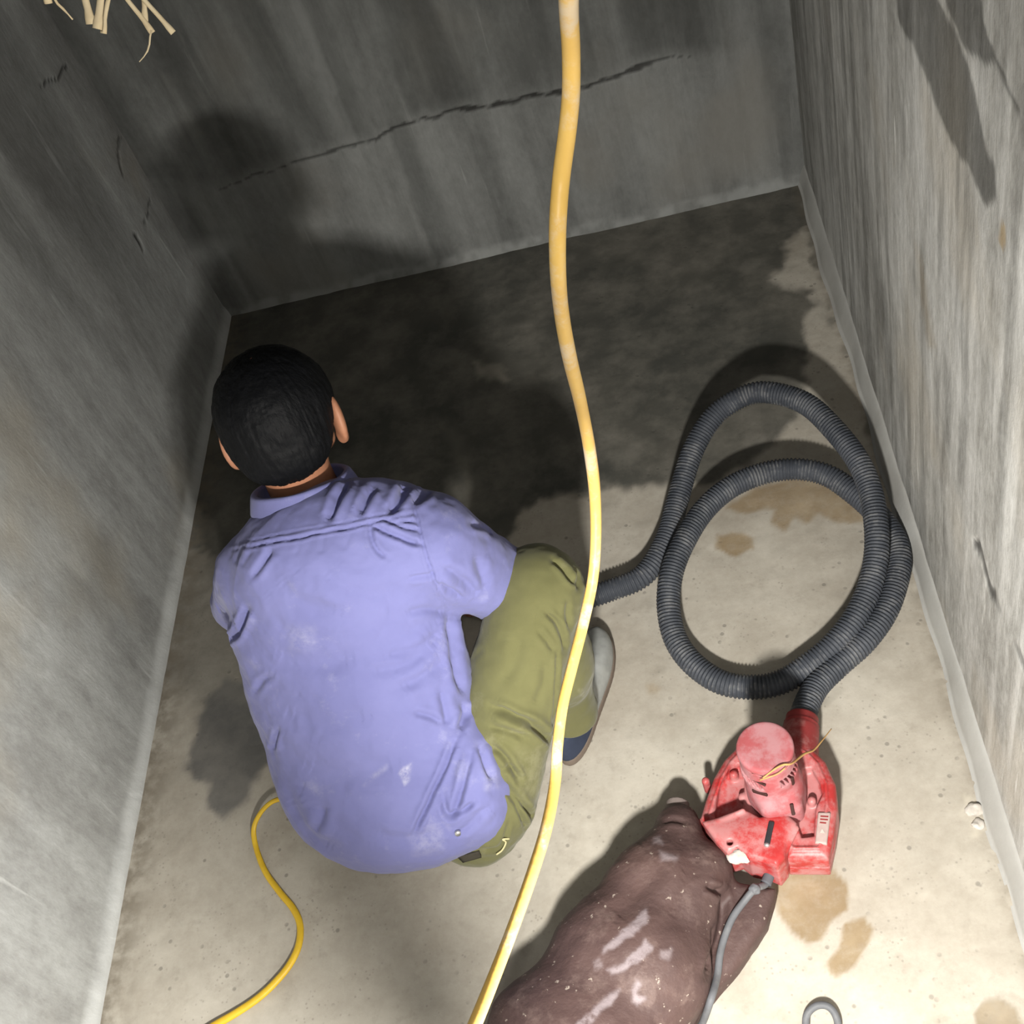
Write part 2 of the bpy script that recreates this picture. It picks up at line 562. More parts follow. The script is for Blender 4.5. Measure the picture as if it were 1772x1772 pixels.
# floor
V, F = grid((XL - .02, YF, 0), (1, 0, 0), (0, 1, 0), XR - XL + .08, YB - YF + .02, .006)
PX = visible_px(V) + wob(V, 18, 9) + wob(V, 14, 28, 8)
PXs = visible_px(V) + wob(V, 9, 25, 5)
wet_dark = region(PX, [(380, 520), (900, 400), (1378, 300), (1400, 380), (1345, 440), (1330, 480), (1420, 520), (1395, 575), (1400, 640),
                  (1395, 715), (1330, 775), (1245, 838), (1130, 842), (1030, 845), (900, 880), (860, 960), (330, 960), (250, 900)], 9)
wet_dark = np.maximum(wet_dark, .55 * region(PX, [(240, 880), (470, 940), (480, 1300), (440, 1300), (290, 1180), (230, 1200)], 30))
wet_dark = np.maximum(wet_dark, .8 * region(PX, [(1355, 300), (1395, 300), (1500, 620), (1545, 800), (1530, 830), (1470, 640)], 8) * sstep(-.35, .3, fbm(V * 22)))
slate = region(PX, [(385, 1180), (480, 1200), (490, 1290), (455, 1320), (425, 1390), (395, 1425), (370, 1395), (360, 1350), (325, 1330),
                    (345, 1290), (330, 1240)], 9) * .85
tan = region(PXs, [(1240, 925), (1270, 918), (1305, 930), (1305, 952), (1275, 965), (1243, 950)], 4)
tan = np.maximum(tan, region(PXs, [(1255, 880), (1300, 845), (1370, 822), (1430, 838), (1490, 868), (1500, 905), (1470, 910), (1420, 890), (1395, 905), (1370, 895), (1355, 922), (1330, 905), (1340, 880), (1290, 890)], 5) * .9)
tan = np.maximum(tan, region(PXs, [(1350, 1495), (1440, 1500), (1465, 1530), (1462, 1575), (1430, 1605), (1420, 1625), (1395, 1633), (1370, 1605), (1345, 1580), (1342, 1530)], 4))
tan = np.maximum(tan, region(PXs, [(1460, 1600), (1490, 1587), (1507, 1605), (1500, 1640), (1475, 1680), (1445, 1688), (1430, 1665), (1450, 1640)], 4))
wet_dark = np.maximum(wet_dark, .55 * region(PXs, [(1695, 1790), (1690, 1755), (1705, 1732), (1730, 1728), (1762, 1748), (1780, 1790)], 4))
tan = np.maximum(tan, .6 * region(PXs, [(1695, 1790), (1690, 1755), (1705, 1732), (1730, 1728), (1762, 1748), (1780, 1790)], 4))
tan = np.maximum(tan, .5 * region(PXs, [(1115, 1188), (1130, 1185), (1142, 1195), (1135, 1206), (1118, 1203)], 5))
pale = .6 * region(PX, [(1660, 1370), (1700, 1390), (1710, 1430), (1690, 1460), (1670, 1440), (1655, 1400)], 6) * sstep(-.2, .4, fbm(V * 60))
pale = np.maximum(pale, .35 * region(PX, [(820, 630), (870, 635), (880, 655), (830, 655)], 8))
pale = np.maximum(pale, .12 * region(PX, [(755, 730), (790, 740), (850, 880), (820, 890)], 20))
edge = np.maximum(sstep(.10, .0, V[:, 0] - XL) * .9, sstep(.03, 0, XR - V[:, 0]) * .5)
V[:, 2] += .0022 * fbm(V * 5) + .0012 * fbm(V * 30)
fl = structure(thick(mesh_obj('floor', V, F, M_FLOOR, attrs=dict(wet_dark=wet_dark, slate=slate, tan=tan, pale=pale, edge=edge)), .15))

# back wall
V, F = grid((XL - .02, YB, -.03), (1, 0, 0), (0, 0, 1), XR - XL + .06, ZT + .03, .006)
PX = visible_px(V)
PXw = PX + wob(V, 7, 22)
crk = [(380, 330), (450, 300), (540, 272), (600, 255), (650, 240), (700, 216), (745, 205), (790, 191), (850, 184), (900, 172), (960, 165), (1010, 152), (1060, 137), (1110, 115), (1150, 103), (1195, 99)]
w0 = sstep(8, -30, PXw[:, 1] - np.interp(PXw[:, 0], [p[0] for p in crk], [p[1] for p in crk])) * sstep(1330, 1180, PXw[:, 0])
st = fbm(V * np.array([14, 1, 1.1]), 4)
wet_dark = w0 * (.30 + .5 * sstep(-.25, .3, st))
wet_dark = np.maximum(wet_dark, .5 * sstep(.0, .4, fbm(V * np.array([11, 1, .9]) + 9, 3)))
ex = np.interp(PX[:, 0], [360, 620, 760, 1080, 1200], [.35, .8, 1, 1, .35])
crack = sstep(4.6, 1.6, dline(PXw, crk) / ex + 4.5 * fbm(V * 26, 3)) * sstep(-.75, -.1, fbm(V * 15 + 3, 3) + .25) * (.25 + .6 * ex)
pale = .6 * sstep(.034, .012, V[:, 2] + .02 * fbm(V * 12, 3)) * sstep(-.5, .1, fbm(V * 25, 3))
pale = np.maximum(pale, (.34 * sstep(11, 2, dline(PXw, [(455, 0), (520, 110), (580, 205), (600, 235)])) + .3 * sstep(14, 3, dline(PXw, [(500, -20), (545, 80), (575, 160)]))) * sstep(-.5, .3, fbm(V * np.array([30, 1, 9]), 4)))
V[:, 1] -= .010 * sstep(.03, .0, V[:, 2] + .012 * fbm(V * 9, 3)) - .003 * fbm(V * 6, 3) + .004 * crack * 0
V[:, 1] += .004 * crack
z = np.zeros(len(V))
structure(thick(mesh_obj('wall_back', V, F, M_BACK, attrs=dict(wet_dark=wet_dark, crack=crack, pale=np.clip(pale, 0, 1), rust=z)), .15))

# left wall
V, F = grid((XL, YF, -.03), (0, 1, 0), (0, 0, 1), YB - YF + .01, ZT + .03, .007)
PX = visible_px(V); PXw = PX + wob(V, 8, 20)
crack = sstep(4, 1.5, dline(PXw, [(112, 112), (95, 138), (72, 147)])) * .8
crack = np.maximum(crack, sstep(4.5, 2, dline(PXw, [(232, 405), (245, 432)])) * .8)
crack = np.maximum(crack, sstep(3, 1, dline(PXw, [(205, 235), (200, 270), (215, 300)])) * .6)
crack = np.maximum(crack, sstep(2.5, 1, dline(PXw, [(262, 345), (250, 385)])) * .6)
wet_dark = .72 * sstep(1150, 350, PXw[:, 1] + .35 * PXw[:, 0]) * (.55 + .45 * sstep(-.3, .3, fbm(V * np.array([1, 9, .9]), 4)))  # tone gets darker towards the upper part of the wall
wet_dark = np.maximum(wet_dark, .45 * sstep(.05, .45, fbm(V * np.array([1, 5, 3]) + 4, 4)) * sstep(1500, 900, PXw[:, 1]))
pale = .5 * sstep(.045, .015, V[:, 2] + .015 * fbm(V * 10, 3))
rust = .2 * sstep(-.4, .3, fbm(V * 12, 3)) * region(PXw + wob(V, 60, 5), [(-200, 900), (20, 930), (50, 1080), (10, 1180), (-200, 1150)], 30)
V[:, 0] += .012 * sstep(.04, .0, V[:, 2] + .01 * fbm(V * 9, 3)) + .003 * fbm(V * 5, 3) - .004 * crack
z = np.zeros(len(V))
structure(thick(mesh_obj('wall_left', V, F, M_LEFT, attrs=dict(wet_dark=wet_dark, crack=crack, pale=pale, rust=rust)), .15))

# right wall
XW = XR + .022
V, F = grid((XW, YF, -.03), (0, 1, 0), (0, 0, 1), YB - YF + .01, ZT + .03, .006)
PX = visible_px(V); PXw = PX + wob(V * np.array([1, 1, .3]), 7, 30)
t1 = [(1546, -60), (1552, 30), (1565, 60), (1582, 70), (1600, 130), (1625, 205), (1648, 250), (1672, 285), (1700, 345), (1708, 358), (1722, 345), (1719, 290), (1700, 220), (1680, 120), (1650, 50), (1612, -10), (1600, -60)]
t2 = [(1622, -60), (1640, 20), (1668, 82), (1708, 112), (1728, 108), (1722, 80), (1700, 40), (1690, -60)]
t3 = [(1722, 100), (1730, 110), (1764, 190), (1768, 205), (1760, 195), (1735, 140)]
sx = fbm(V * np.array([1, 24, 2.4]), 4)
stain = np.maximum(np.maximum(region(PXw, t1, 3), region(PXw, t2, 3)), region(PXw, t3, 3))
wet_dark = np.maximum(.95 * stain, .55 * sstep(0, .35, sx) * sstep(1500, 1350, PX[:, 0] - .12 * PX[:, 1] - 60))
wet_dark = np.maximum(wet_dark, .5 * sstep(.05, .45, fbm(V * np.array([1, 20, 3.2]) + 8, 4)) * sstep(1500, 500, PX[:, 1]))
wet_dark = np.maximum(wet_dark, .45 * sstep(70, 10, PX[:, 0] - 1360 - .1 * PX[:, 1]) * sstep(700, 250, PX[:, 1]))  # darker band along the back corner, fading downwards
crack = .8 * sstep(6, 2, dline(PXw, [(1690, 935), (1705, 985), (1722, 1035), (1745, 1085), (1762, 1130), (1775, 1165), (1800, 1220)])) * sstep(-.6, 0, fbm(V * 12, 3))
rust = .75 * region(PXw, [(1728, 385), (1736, 385), (1738, 420), (1731, 432), (1724, 418)], 3)
rust = np.maximum(rust, .3 * region(PXw, [(1585, 420), (1600, 480), (1620, 600), (1605, 600), (1590, 520)], 8))
pale = .3 * sstep(.15, .5, fbm(V * np.array([1, 22, .8]) + 2, 3)) * sstep(1480, 1650, PX[:, 0])
V[:, 0] += .002 * fbm(V * np.array([1, 12, 1.5]), 3) + .003 * crack
structure(thick(mesh_obj('wall_right', V, F, M_RIGHT, attrs=dict(wet_dark=np.clip(wet_dark, 0, 1), crack=crack, pale=pale, rust=rust)), -.15))
# wall behind the photographer
V, F = grid((XL - .02, YF, -.03), (1, 0, 0), (0, 0, 1), XR - XL + .06, ZT + .03, .05)
z = np.zeros(len(V))
structure(thick(mesh_obj('wall_front', V, F, M_LEFT, attrs=dict(wet_dark=z, crack=z, pale=z, rust=z)), -.15))

# rounded plaster cove along the right wall
ys = np.linspace(YF, YB, 260)
ring = []
for yv in ys:
    w = XW - XR + .003 * math.sin(yv * 9) + .002 * math.sin(yv * 31)
    prof = [(XW + .02, -.02), (XW - w - .004, -.02), (XW - w - .004, .001)]
    for k in range(7):
        a = k / 6 * math.pi / 2
        prof.append((XW - w * math.cos(a) * (1 - .18 * math.sin(2 * a)), .052 * math.sin(a) * (1 - .18 * math.sin(2 * a)) + .001))
    prof.append((XW + .02, .053))
    ring.append([(p[0], yv, p[1]) for p in prof])
ring = np.array(ring); n, k = ring.shape[:2]
i = np.arange(n - 1)[:, None] * k; j = np.arange(k)[None]; j2 = (j + 1) % k
F = np.stack([i + j, i + k + j, i + k + j2, i + j2], -1).reshape(-1, 4)
structure(mesh_obj('baseboard_right', ring.reshape(-1, 3), F[:, ::-1].copy(), M_COVE))

# ------------------------------------------------------------------ the crouching man
X = np.array([1.0, 0, 0])
S = [at(530, 850, .585), at(584, 957, .60), at(592, 1060, .49), at(622, 1180, .38), at(655, 1300, .265), at(688, 1366, .22)]
S[0] = S[0] * .72 + S[1] * .28 + np.array([0, 0, -.012])
HW = [(.075, .036), (.160, .112), (.174, .114), (.176, .118), (.174, .124), (.172, .122)]
SHR, SHL = at(748, 938, .60), at(432, 992, .59)
ELR, ELL = at(868, 1012, .42), at(416, 1042, .41)
HAR, HAL = np.array([-.555, 1.42, .10]), np.array([-.735, 1.40, .11])
HIR, HIL = at(842, 1372, .185), np.array([-.755, 1.0, .20])
KNR, KNL = at(930, 1025, .425), np.array([-.80, 1.235, .415])
ANR, ANL = at(986, 1230, .10), np.array([-.80, 1.12, .10])
PEL = at(705, 1400, .19)
HC = at(478, 712, .785)


def rot(rx, rz=0.0):
    c, s = math.cos(rx), math.sin(rx); a, b = math.cos(rz), math.sin(rz)
    M = np.array([[1, 0, 0], [0, c, -s], [0, s, c]])          # nod forward is rx<0 seen along +Y
    Z = np.array([[a, -b, 0], [b, a, 0], [0, 0, 1]])
    return Z @ M


HR = rot(-math.radians(20), math.radians(5))                  # columns: right, forward, up of the head
HM = HR.T


def hp(x, y, z): return HC + HR @ np.array([x, y, z])


NECK = S[0] * .7 + S[1] * .3 + np.array([-.005, .01, .034])


def finger(P, base, d1, d2, L, r):
    m = base + d1 * L * .5; e = m + d2 * L * .5
    return smin(cap(P, base, m, r, r * .94), cap(P, m, e, r * .94, r * .8), .004)


def hand(P, wrist, fw, lat, palm, side):
    """fw forward, lat towards the thumb, palm = facing of the palm."""
    c = wrist + fw * .055
    M = np.stack([lat, fw, palm])
    d = rbox(P, c, M, (.040, .048, .014), .013)
    d = smin(d, cap(P, wrist - fw * .02, wrist + fw * .02, .026, .028), .02)
    for k, (o, L) in enumerate(((.031, .075), (.010, .083), (-.011, .077), (-.031, .06))):
        b = wrist + fw * .095 + lat * o
        d1 = fw * .9 + palm * .42 + lat * o * 1.5; d1 /= np.linalg.norm(d1)
        d2 = fw * .35 + palm * .93; d2 /= np.linalg.norm(d2)
        d = smin(d, finger(P, b, d1, d2, L, .0088), .005)
    b = wrist + fw * .03 + lat * .036
    d1 = fw * .6 + lat * .75 + palm * .25; d1 /= np.linalg.norm(d1)
    d2 = fw * .85 + palm * .45 + lat * .1; d2 /= np.linalg.norm(d2)
    return smin(d, finger(P, b, d1, d2, .066, .0105), .008)


def unit(v): return np.asarray(v, float) / np.linalg.norm(v)


def f_head(P):
    d = ell(P, hp(0, .0, .005), HM, (.077, .096, .098))
    d = smin(d, ell(P, hp(0, .025, -.055), HM, (.058, .066, .062)), .035)           # jaw
    d = smin(d, cap(P, hp(-.03, .075, -.095), hp(.03, .075, -.095), .022), .03)   # chin
    d = smin(d, cap(P, hp(0, .098, -.01), hp(0, .118, -.048), .009, .014), .018)  # nose
    d = smin(d, cap(P, hp(-.038, .088, .012), hp(.038, .088, .012), .012), .015)  # brow
    for s in (-1, 1):
        d = smax(d, -(np.linalg.norm(P - hp(s * .031, .102, -.006), axis=1) - .015), .012)
        d = smin(d, np.linalg.norm(P - hp(s * .031, .082, -.008), axis=1) - .0125, .003)   # eyeball and lid
        d = smin(d, ell(P, hp(s * .045, .07, -.04), HM, (.02, .02, .016)), .02)
    for k, zz in ((1, -.072), (0, -.082)):
        d = smin(d, cap(P, hp(-.018, .094, zz), hp(.018, .094, zz), .006), .006)
    d = smax(d, -cap(P, hp(-.02, .103, -.077), hp(.02, .103, -.077), .002), .004)
    for s in (-1, 1):
        ec = hp(s * .089, -.004, -.036)
        EM = (HR @ rot(math.radians(-8), 0) @ np.array([[math.cos(s * .42), -math.sin(s * .42), 0], [math.sin(s * .42), math.cos(s * .42), 0], [0, 0, 1]])).T
        e = ell(P, ec, EM, (.0095, .022, .039))
        e = smax(e, -ell(P, ec + EM.T @ np.array([s * .009, .003, .004]), EM, (.006, .011, .022)), .004)
        e = smin(e, ell(P, hp(s * .084, .004, -.070), HM, (.009, .011, .013)), .01)
        d = smin(d, e, .007)
    return d


def f_body(P):
    d = f_head(P)
    d = smin(d, cap(P, hp(0, -.03, -.055), NECK, .052, .056), .016)
    t = elcap(P, NECK - [0, 0, .03], S[1], X, .05, .04, HW[1][0] - .03, HW[1][1] - .035)
    for k in range(1, 5):
        t = smin(t, elcap(P, S[k], S[k + 1], X, HW[k][0] - .035, HW[k][1] - .03, HW[k + 1][0] - .035, HW[k + 1][1] - .03), .04)
    d = smin(d, t, .03)
    for sh, el, ha, s in ((SHR, ELR, HAR, -1), (SHL, ELL, HAL, 1)):
        d = smin(d, cap(P, sh, el, .048, .038), .03)
        d = smin(d, cap(P, el, ha, .037, .026), .02)
    for hi, kn, an in ((HIR, KNR, ANR), (HIL, KNL, ANL)):
        d = smin(d, cap(P, hi, kn, .07, .05), .03)
        d = smin(d, cap(P, kn, an, .048, .028), .02)
        d = smin(d, cap(P, an - [0, .0, .05], an + [.02, .13, -.065], .022, .022), .02)
    for ha, el, s in ((HAR, ELR, -1), (HAL, ELL, 1)):
        fw = unit(unit(ha - el) * .45 + np.array([0, .75, -.3]))
        lat = unit(np.array([s * 1.0, 0.1, .25]) - fw * (np.array([s * 1.0, 0.1, .25]) @ fw))
        palm = np.cross(fw, lat) * 1.0
        if palm[2] > 0: palm = -palm
        d = smin(d, hand(P, ha, fw, lat, palm, s), .012)
    return d


man = root('person', (-.60, 1.12, 0))
tag(man, 'crouching person in blue shirt and olive trousers seen from behind, facing away', 'person')
V, F = nets(f_body, (-1.02, .78, .0), (-.2, 1.72, 1.0), .0048)
mesh_obj('body', V, F, M_SKIN, man)


def hp_inv(P): return (P - HC) @ HR


def f_hair(P):
    q = hp_inv(P)
    d = ell(P, hp(0, -.002, .008), HM, (.094, .105, .096))
    d = smin(d, ell(P, hp(0, -.042, -.045), HM, (.074, .056, .058)), .03)
    a = np.arctan2(q[:, 0], -q[:, 1])
    d = d + .0012 * fbm(np.stack([a * 26, q[:, 2] * 14, q[:, 1] * 14], 1), 3) + .0022 * fbm(P * 55, 3)
    # hairline: forehead in front, above the ears at the side, nape behind
    line = np.interp(q[:, 1], [-.12, -.075, -.035, -.012, .018, .036, .06, .10], [-.104, -.100, -.082, -.005, -.03, .004, .030, .046]) + .004 * fbm(P * 70, 2)
    d = smax(d, line - q[:, 2], .008)
    return d


lo = HC - .14; hi = HC + .14
V, F = nets(f_hair, lo, hi, .0045)
V, F = subdiv(V, F); V = to_iso(f_hair, V, .004)
mesh_obj('hair', V, F, M_HAIR, man)
for sd in (-1, 1):
    A_, B_, C_ = hp(sd * .016, .104, .016), hp(sd * .034, .099, .021), hp(sd * .052, .083, .014)
    V, F = nets(lambda P: smin(cap(P, A_, B_, .0045, .005), cap(P, B_, C_, .005, .003), .003), B_ - .055, B_ + .055, .0022)
    mesh_obj('eyebrow', V, F, M_HAIR, man)


# ---- shirt
FL = at(838, 1352, .235)
def f_shirt(P):
    t = elcap(P, S[0], S[1], X, HW[0][0], HW[0][1], HW[1][0], HW[1][1])
    for k in range(1, 5):
        t = smin(t, elcap(P, S[k], S[k + 1], X, HW[k][0], HW[k][1], HW[k + 1][0], HW[k + 1][1]), .05)
    t = smin(t, cap(P, S[1] + [.09, 0, .0], SHR + [.0, 0, .0], .072, .064), .05)
    t = smin(t, cap(P, S[1] + [-.09, 0, .0], SHL + [.02, 0, .0], .072, .055), .05)
    t = smin(t, ell(P, FL, np.eye(3), (.05, .085, .10)), .06)
    t = smin(t, ell(P, at(784, 1402, .195), np.eye(3), (.062, .062, .07)), .03)
    t = smin(t, ell(P, at(700, 1376, .215), np.eye(3), (.165, .12, .105)), .05)
    t = smin(t, ell(P, at(600, 1362, .225), np.eye(3), (.085, .09, .09)), .05)
    dr = unit(ELR - SHR)
    r = cap(P, SHR, ELR + dr * .06, .070, .066)
    r = smax(r, (P - (ELR + dr * .02)) @ dr, .006)
    t = smin(t, r, .022)
    dl = unit(ELL - SHL)
    l = cap(P, SHL, ELL + dl * .06, .055, .050)
    l = smax(l, (P - (ELL + dl * .03)) @ dl, .006)
    t = smin(t, l, .018)
    t = smax(t, .085 - P[:, 2], .02)
    # neck opening
    t = smax(t, -cap(P, hp(0, -.02, -.06), S[0] * .95 + S[1] * .05 + [0, 0, .025], .062, .055), .008)
    return t


def creases(V, F, items, view=.08):
    """push folds into / out of a cloth surface; each item (points, width, depth)."""
    N = vnormals(V, F); q = to_px(V)
    vd = CAM - V; vd /= np.linalg.norm(vd, axis=1, keepdims=True)
    face = sstep(view, view + .25, (N * vd).sum(1))
    out = np.zeros(len(V))
    q = q + wob(V, 2.5, 40, 3)
    for pts, w, dep in items:
        pts = catmull(np.asarray(pts, float), 6) if len(pts) > 2 else np.asarray(pts, float)
        lo = pts.min(0) - 4 * w; hi = pts.max(0) + 4 * w
        m = np.where(((q > lo) & (q < hi)).all(1))[0]
        if not len(m): continue
        d = dline(q[m], pts)
        # taper towards both ends
        L = np.concatenate([[0], np.cumsum(np.linalg.norm(np.diff(pts, axis=0), axis=1))])
        k = np.argmin(((q[m][:, None] - pts[None]) ** 2).sum(2), 1)
        tt = L[k] / max(L[-1], 1e-6)
        tp = sstep(0, .18, tt) * sstep(1, .82, tt) * .8 + .2
        out[m] += (-dep * np.exp(-(d / w) ** 2) + dep * .45 * np.exp(-((d - 2.2 * w) / (1.2 * w)) ** 2)) * tp
    return V + N * (out * face)[:, None]


mm = .001
SH_FOLDS = [
    ([(403, 952), (480, 937), (560, 922), (640, 905), (722, 888)], 2.4, 3.0 * mm),
    ([(404, 941), (480, 926), (560, 911), (640, 895), (718, 878)], 1.8, 1.0 * mm),
    ([(714, 860), (722, 900), (737, 960), (755, 1010), (774, 1048)], 2.6, 3.2 * mm),
    ([(640, 907), (665, 918), (700, 934), (732, 944)], 4, 6 * mm), ([(640, 908), (644, 935), (655, 955), (672, 968)], 4, 4.5 * mm),
    ([(668, 900), (700, 912), (728, 920)], 3, 3.5 * mm), ([(670, 903), (705, 902), (722, 905)], 3, 2.5 * mm),
    ([(568, 900), (580, 870), (597, 842), (602, 832)], 6, 9 * mm), ([(622, 890), (634, 862), (645, 842)], 6, 8 * mm),
    ([(672, 888), (690, 866), (702, 838)], 7, 9 * mm), ([(716, 872), (740, 852), (748, 846)], 6, 6 * mm), ([(748, 872), (764, 852)], 5, 5 * mm),
    ([(470, 950), (452, 978), (436, 1000)], 5, 5 * mm), ([(520, 935), (512, 955)], 4, 3 * mm), ([(560, 930), (556, 952)], 4, 3 * mm),
    ([(605, 925), (598, 948)], 4, 3 * mm), ([(432, 955), (420, 975)], 4, 6 * mm), ([(415, 955), (408, 970)], 4, 6 * mm),
    ([(428, 1052), (420, 1078), (408, 1098), (390, 1110)], 5, 10 * mm), ([(374, 1015), (377, 1045), (384, 1070)], 4, 3 * mm),
    ([(792, 1275), (765, 1335), (738, 1395), (712, 1452)], 4, 7 * mm),
    ([(766, 1372), (772, 1402), (782, 1410), (793, 1388), (806, 1340), (815, 1305)], 5, 7 * mm), ([(782, 1412), (800, 1402), (822, 1388)], 4, 5 * mm),
    ([(776, 1062), (784, 1120), (792, 1170), (806, 1205)], 7, 8 * mm), ([(830, 1290), (842, 1325), (853, 1350)], 5, 6 * mm),
    ([(800, 1215), (806, 1235), (794, 1265)], 6, 7 * mm), ([(762, 1195), (772, 1235), (776, 1258)], 6, 5 * mm), ([(716, 1232), (745, 1240), (768, 1252)], 5, 4 * mm),
    ([(640, 1165), (700, 1150), (760, 1110)], 9, 4 * mm), ([(660, 1140), (720, 1122), (768, 1090)], 8, 4 * mm), ([(690, 1190), (740, 1165), (775, 1140)], 9, 4 * mm),
    ([(705, 1002), (735, 996), (756, 990)], 4, 3.5 * mm), ([(700, 1060), (735, 1055), (770, 1058)], 6, 3.5 * mm),
    ([(756, 1010), (780, 1022), (800, 1035)], 5, 6 * mm), ([(765, 985), (790, 995), (830, 1030)], 7, 5 * mm), ([(815, 905), (840, 912), (855, 925)], 5, 5 * mm),
    ([(825, 960), (835, 1000), (838, 1030)], 7, 4 * mm), ([(472, 1300), (476, 1280), (481, 1262)], 4, 6 * mm), ([(440, 1200), (452, 1180), (470, 1170)], 5, 4 * mm),
    ([(560, 1395), (555, 1420), (545, 1440)], 7, 5 * mm), ([(500, 1380), (530, 1440), (580, 1470)], 10, 5 * mm), ([(640, 1440), (700, 1452), (760, 1440)], 9, 4 * mm),
    ([(480, 1000), (520, 1040), (600, 1060)], 14, 4 * mm), ([(470, 1130), (540, 1150), (620, 1140)], 16, 4 * mm), ([(490, 1230), (560, 1250), (650, 1240)], 16, 4 * mm),
    ([(560, 990), (600, 1020), (680, 1030)], 12, 3.5 * mm), ([(520, 1320), (600, 1340), (700, 1320)], 18, 4 * mm), ([(845, 1395), (815, 1425), (790, 1445)], 6, 4 * mm),
]
V, F = nets(f_shirt, (-1.02, .76, .07), (-.24, 1.42, .78), .0055)
V, F = subdiv(V, F); V = to_iso(f_shirt, V, .004); V = relax(V, F, 2)
V = V + vnormals(V, F) * (.006 * fbm(V * np.array([11, 11, 8]), 3) + .0022 * fbm(V * 34, 3))[:, None]
V = creases(V, F, SH_FOLDS)
q = to_px(V) + wob(V, 5, 40)
dust = .8 * region(q, [(700, 1325), (712, 1318), (708, 1350), (700, 1358), (693, 1340)], 4) + .35 * region(q, [(640, 1345), (670, 1325), (672, 1332), (630, 1360)], 5)
dust += .4 * region(q, [(835, 1335), (858, 1330), (858, 1360), (840, 1365)], 9) + .25 * region(q, [(500, 1090), (540, 1085), (545, 1120), (505, 1120)], 14)
dust += .3 * region(q, [(710, 1450), (760, 1440), (770, 1470), (720, 1480)], 12)
shirt = mesh_obj('shirt', V, F, M_SHIRT, man, attrs=dict(dust=dust))

# collar: a folded band around the neck, standing free of it
cc = at(524, 846, .682)
CM = rot(-math.radians(30), math.radians(2)).T
def f_collar(P):
    q = (P - cc) @ CM.T
    r = np.sqrt((q[:, 0] / 1.12) ** 2 + (q[:, 1]) ** 2)
    h = q[:, 2]
    ring = np.abs(r - (.076 - .35 * (h + .01))) - .004
    ring = smax(ring, np.abs(h + .002) - .0155, .004)
    gap = smax(np.abs(q[:, 0]) - .02, -q[:, 1], .004)
    return smax(ring, -gap, .004)


V, F = nets(f_collar, cc - .13, cc + .13, .004)
V, F = subdiv(V, F); V = to_iso(f_collar, V, .003)
V = V + vnormals(V, F) * (.002 * fbm(V * 22, 2))[:, None]
mesh_obj('collar', V, F, M_SHIRT, shirt, attrs=dict(dust=np.zeros(len(V))))


def surf_at(f, px, py, d0=1.2, d1=2.6):
    """march from the camera along a photo pixel to the first surface of f."""
    r = np.array([(px - 886) / F_PX, (py - 886) / F_PX, 1.0]) @ RC; r /= np.linalg.norm(r)
    t = np.arange(d0, d1, .002)
    P = CAM + t[:, None] * r
    d = f(P); k = np.where(d < 0)[0]
    if not len(k): return None, None
    p = P[k[0]]
    g = grad(f, p[None])[0]
    return p, g / np.linalg.norm(g)


p, nn = surf_at(f_shirt, 792, 1441)
if p is not None:
    V, F = tube(np.array([p - nn * .002, p + nn * .0035]), np.array([.0052, .0048]), 16)
    V2, F2 = tube(np.array([p + nn * .0033, p + nn * .0042]), np.array([.0026, .0024]), 12)
    b = mesh_obj('button', V, F, M_STEEL, shirt, smooth=False); b['label'] = 'metal snap button'


# ---- trousers
def f_trousers(P):
    d = ell(P, PEL + [.02, .06, 0], np.eye(3), (.140, .105, .10))
    d = smin(d, ell(P, at(822, 1415, .14), np.eye(3), (.080, .082, .08)), .04)
    d = smin(d, ell(P, np.array([-.725, 1.0, .17]), np.eye(3), (.07, .08, .07)), .04)
    for hi, kn, an in ((HIR, KNR, ANR), (HIL, KNL, ANL)):
        leg = cap(P, hi, kn, .090, .074)
        leg = smin(leg, np.linalg.norm(P - (kn + [0, .012, .0]), axis=1) - .071, .02)
        dn = unit(an - kn)
        sh = cap(P, kn, an + dn * .06, .066, .048)
        sh = smin(sh, ell(P, kn * .55 + an * .45 + [0, -.02, 0], np.eye(3), (.062, .07, .10)), .03)
        sh = smax(sh, (P - (an + dn * .018)) @ dn, .006)
        d = smin(d, smin(leg, sh, .012), .03)
    return smax(d, .012 - P[:, 2], .01)


TR_FOLDS = [
    ([(957, 968), (975, 985), (990, 1004), (999, 1010)], 4, 7 * mm), ([(998, 985), (1003, 1005), (1002, 1022)], 4, 6 * mm),
    ([(985, 1040), (982, 1062), (983, 1085)], 4, 4 * mm), ([(996, 1030), (993, 1058)], 4, 4 * mm), ([(943, 1055), (965, 1082), (976, 1110), (978, 1128)], 4, 6 * mm),
    ([(930, 1090), (948, 1112), (958, 1128)], 4, 3 * mm), ([(818, 1140), (830, 1128)], 5, 5 * mm),
    ([(850, 1222), (885, 1238), (922, 1255), (960, 1288)], 6, 12 * mm), ([(845, 1255), (875, 1265), (912, 1276)], 5, 5 * mm), ([(848, 1288), (875, 1312), (896, 1350)], 5, 8 * mm),
    ([(868, 1352), (900, 1385), (932, 1425)], 5, 8 * mm), ([(872, 1362), (892, 1392), (910, 1432)], 4, 7 * mm), ([(862, 1330), (885, 1330), (900, 1350)], 4, 4 * mm),
    ([(965, 1125), (962, 1180), (960, 1225), (957, 1262)], 3, 4 * mm), ([(975, 1180), (1000, 1195)], 4, 2 * mm), ([(925, 1220), (940, 1190), (945, 1150)], 7, 3 * mm),
    ([(870, 1180), (890, 1150), (900, 1100)], 10, 3 * mm), ([(830, 1470), (858, 1470), (872, 1455), (880, 1420)], 3, 3 * mm),
]
V, F = nets(f_trousers, (-1.0, .76, .005), (-.2, 1.36, .53), .0055)
V, F = subdiv(V, F); V = to_iso(f_trousers, V, .004); V = relax(V, F, 2)
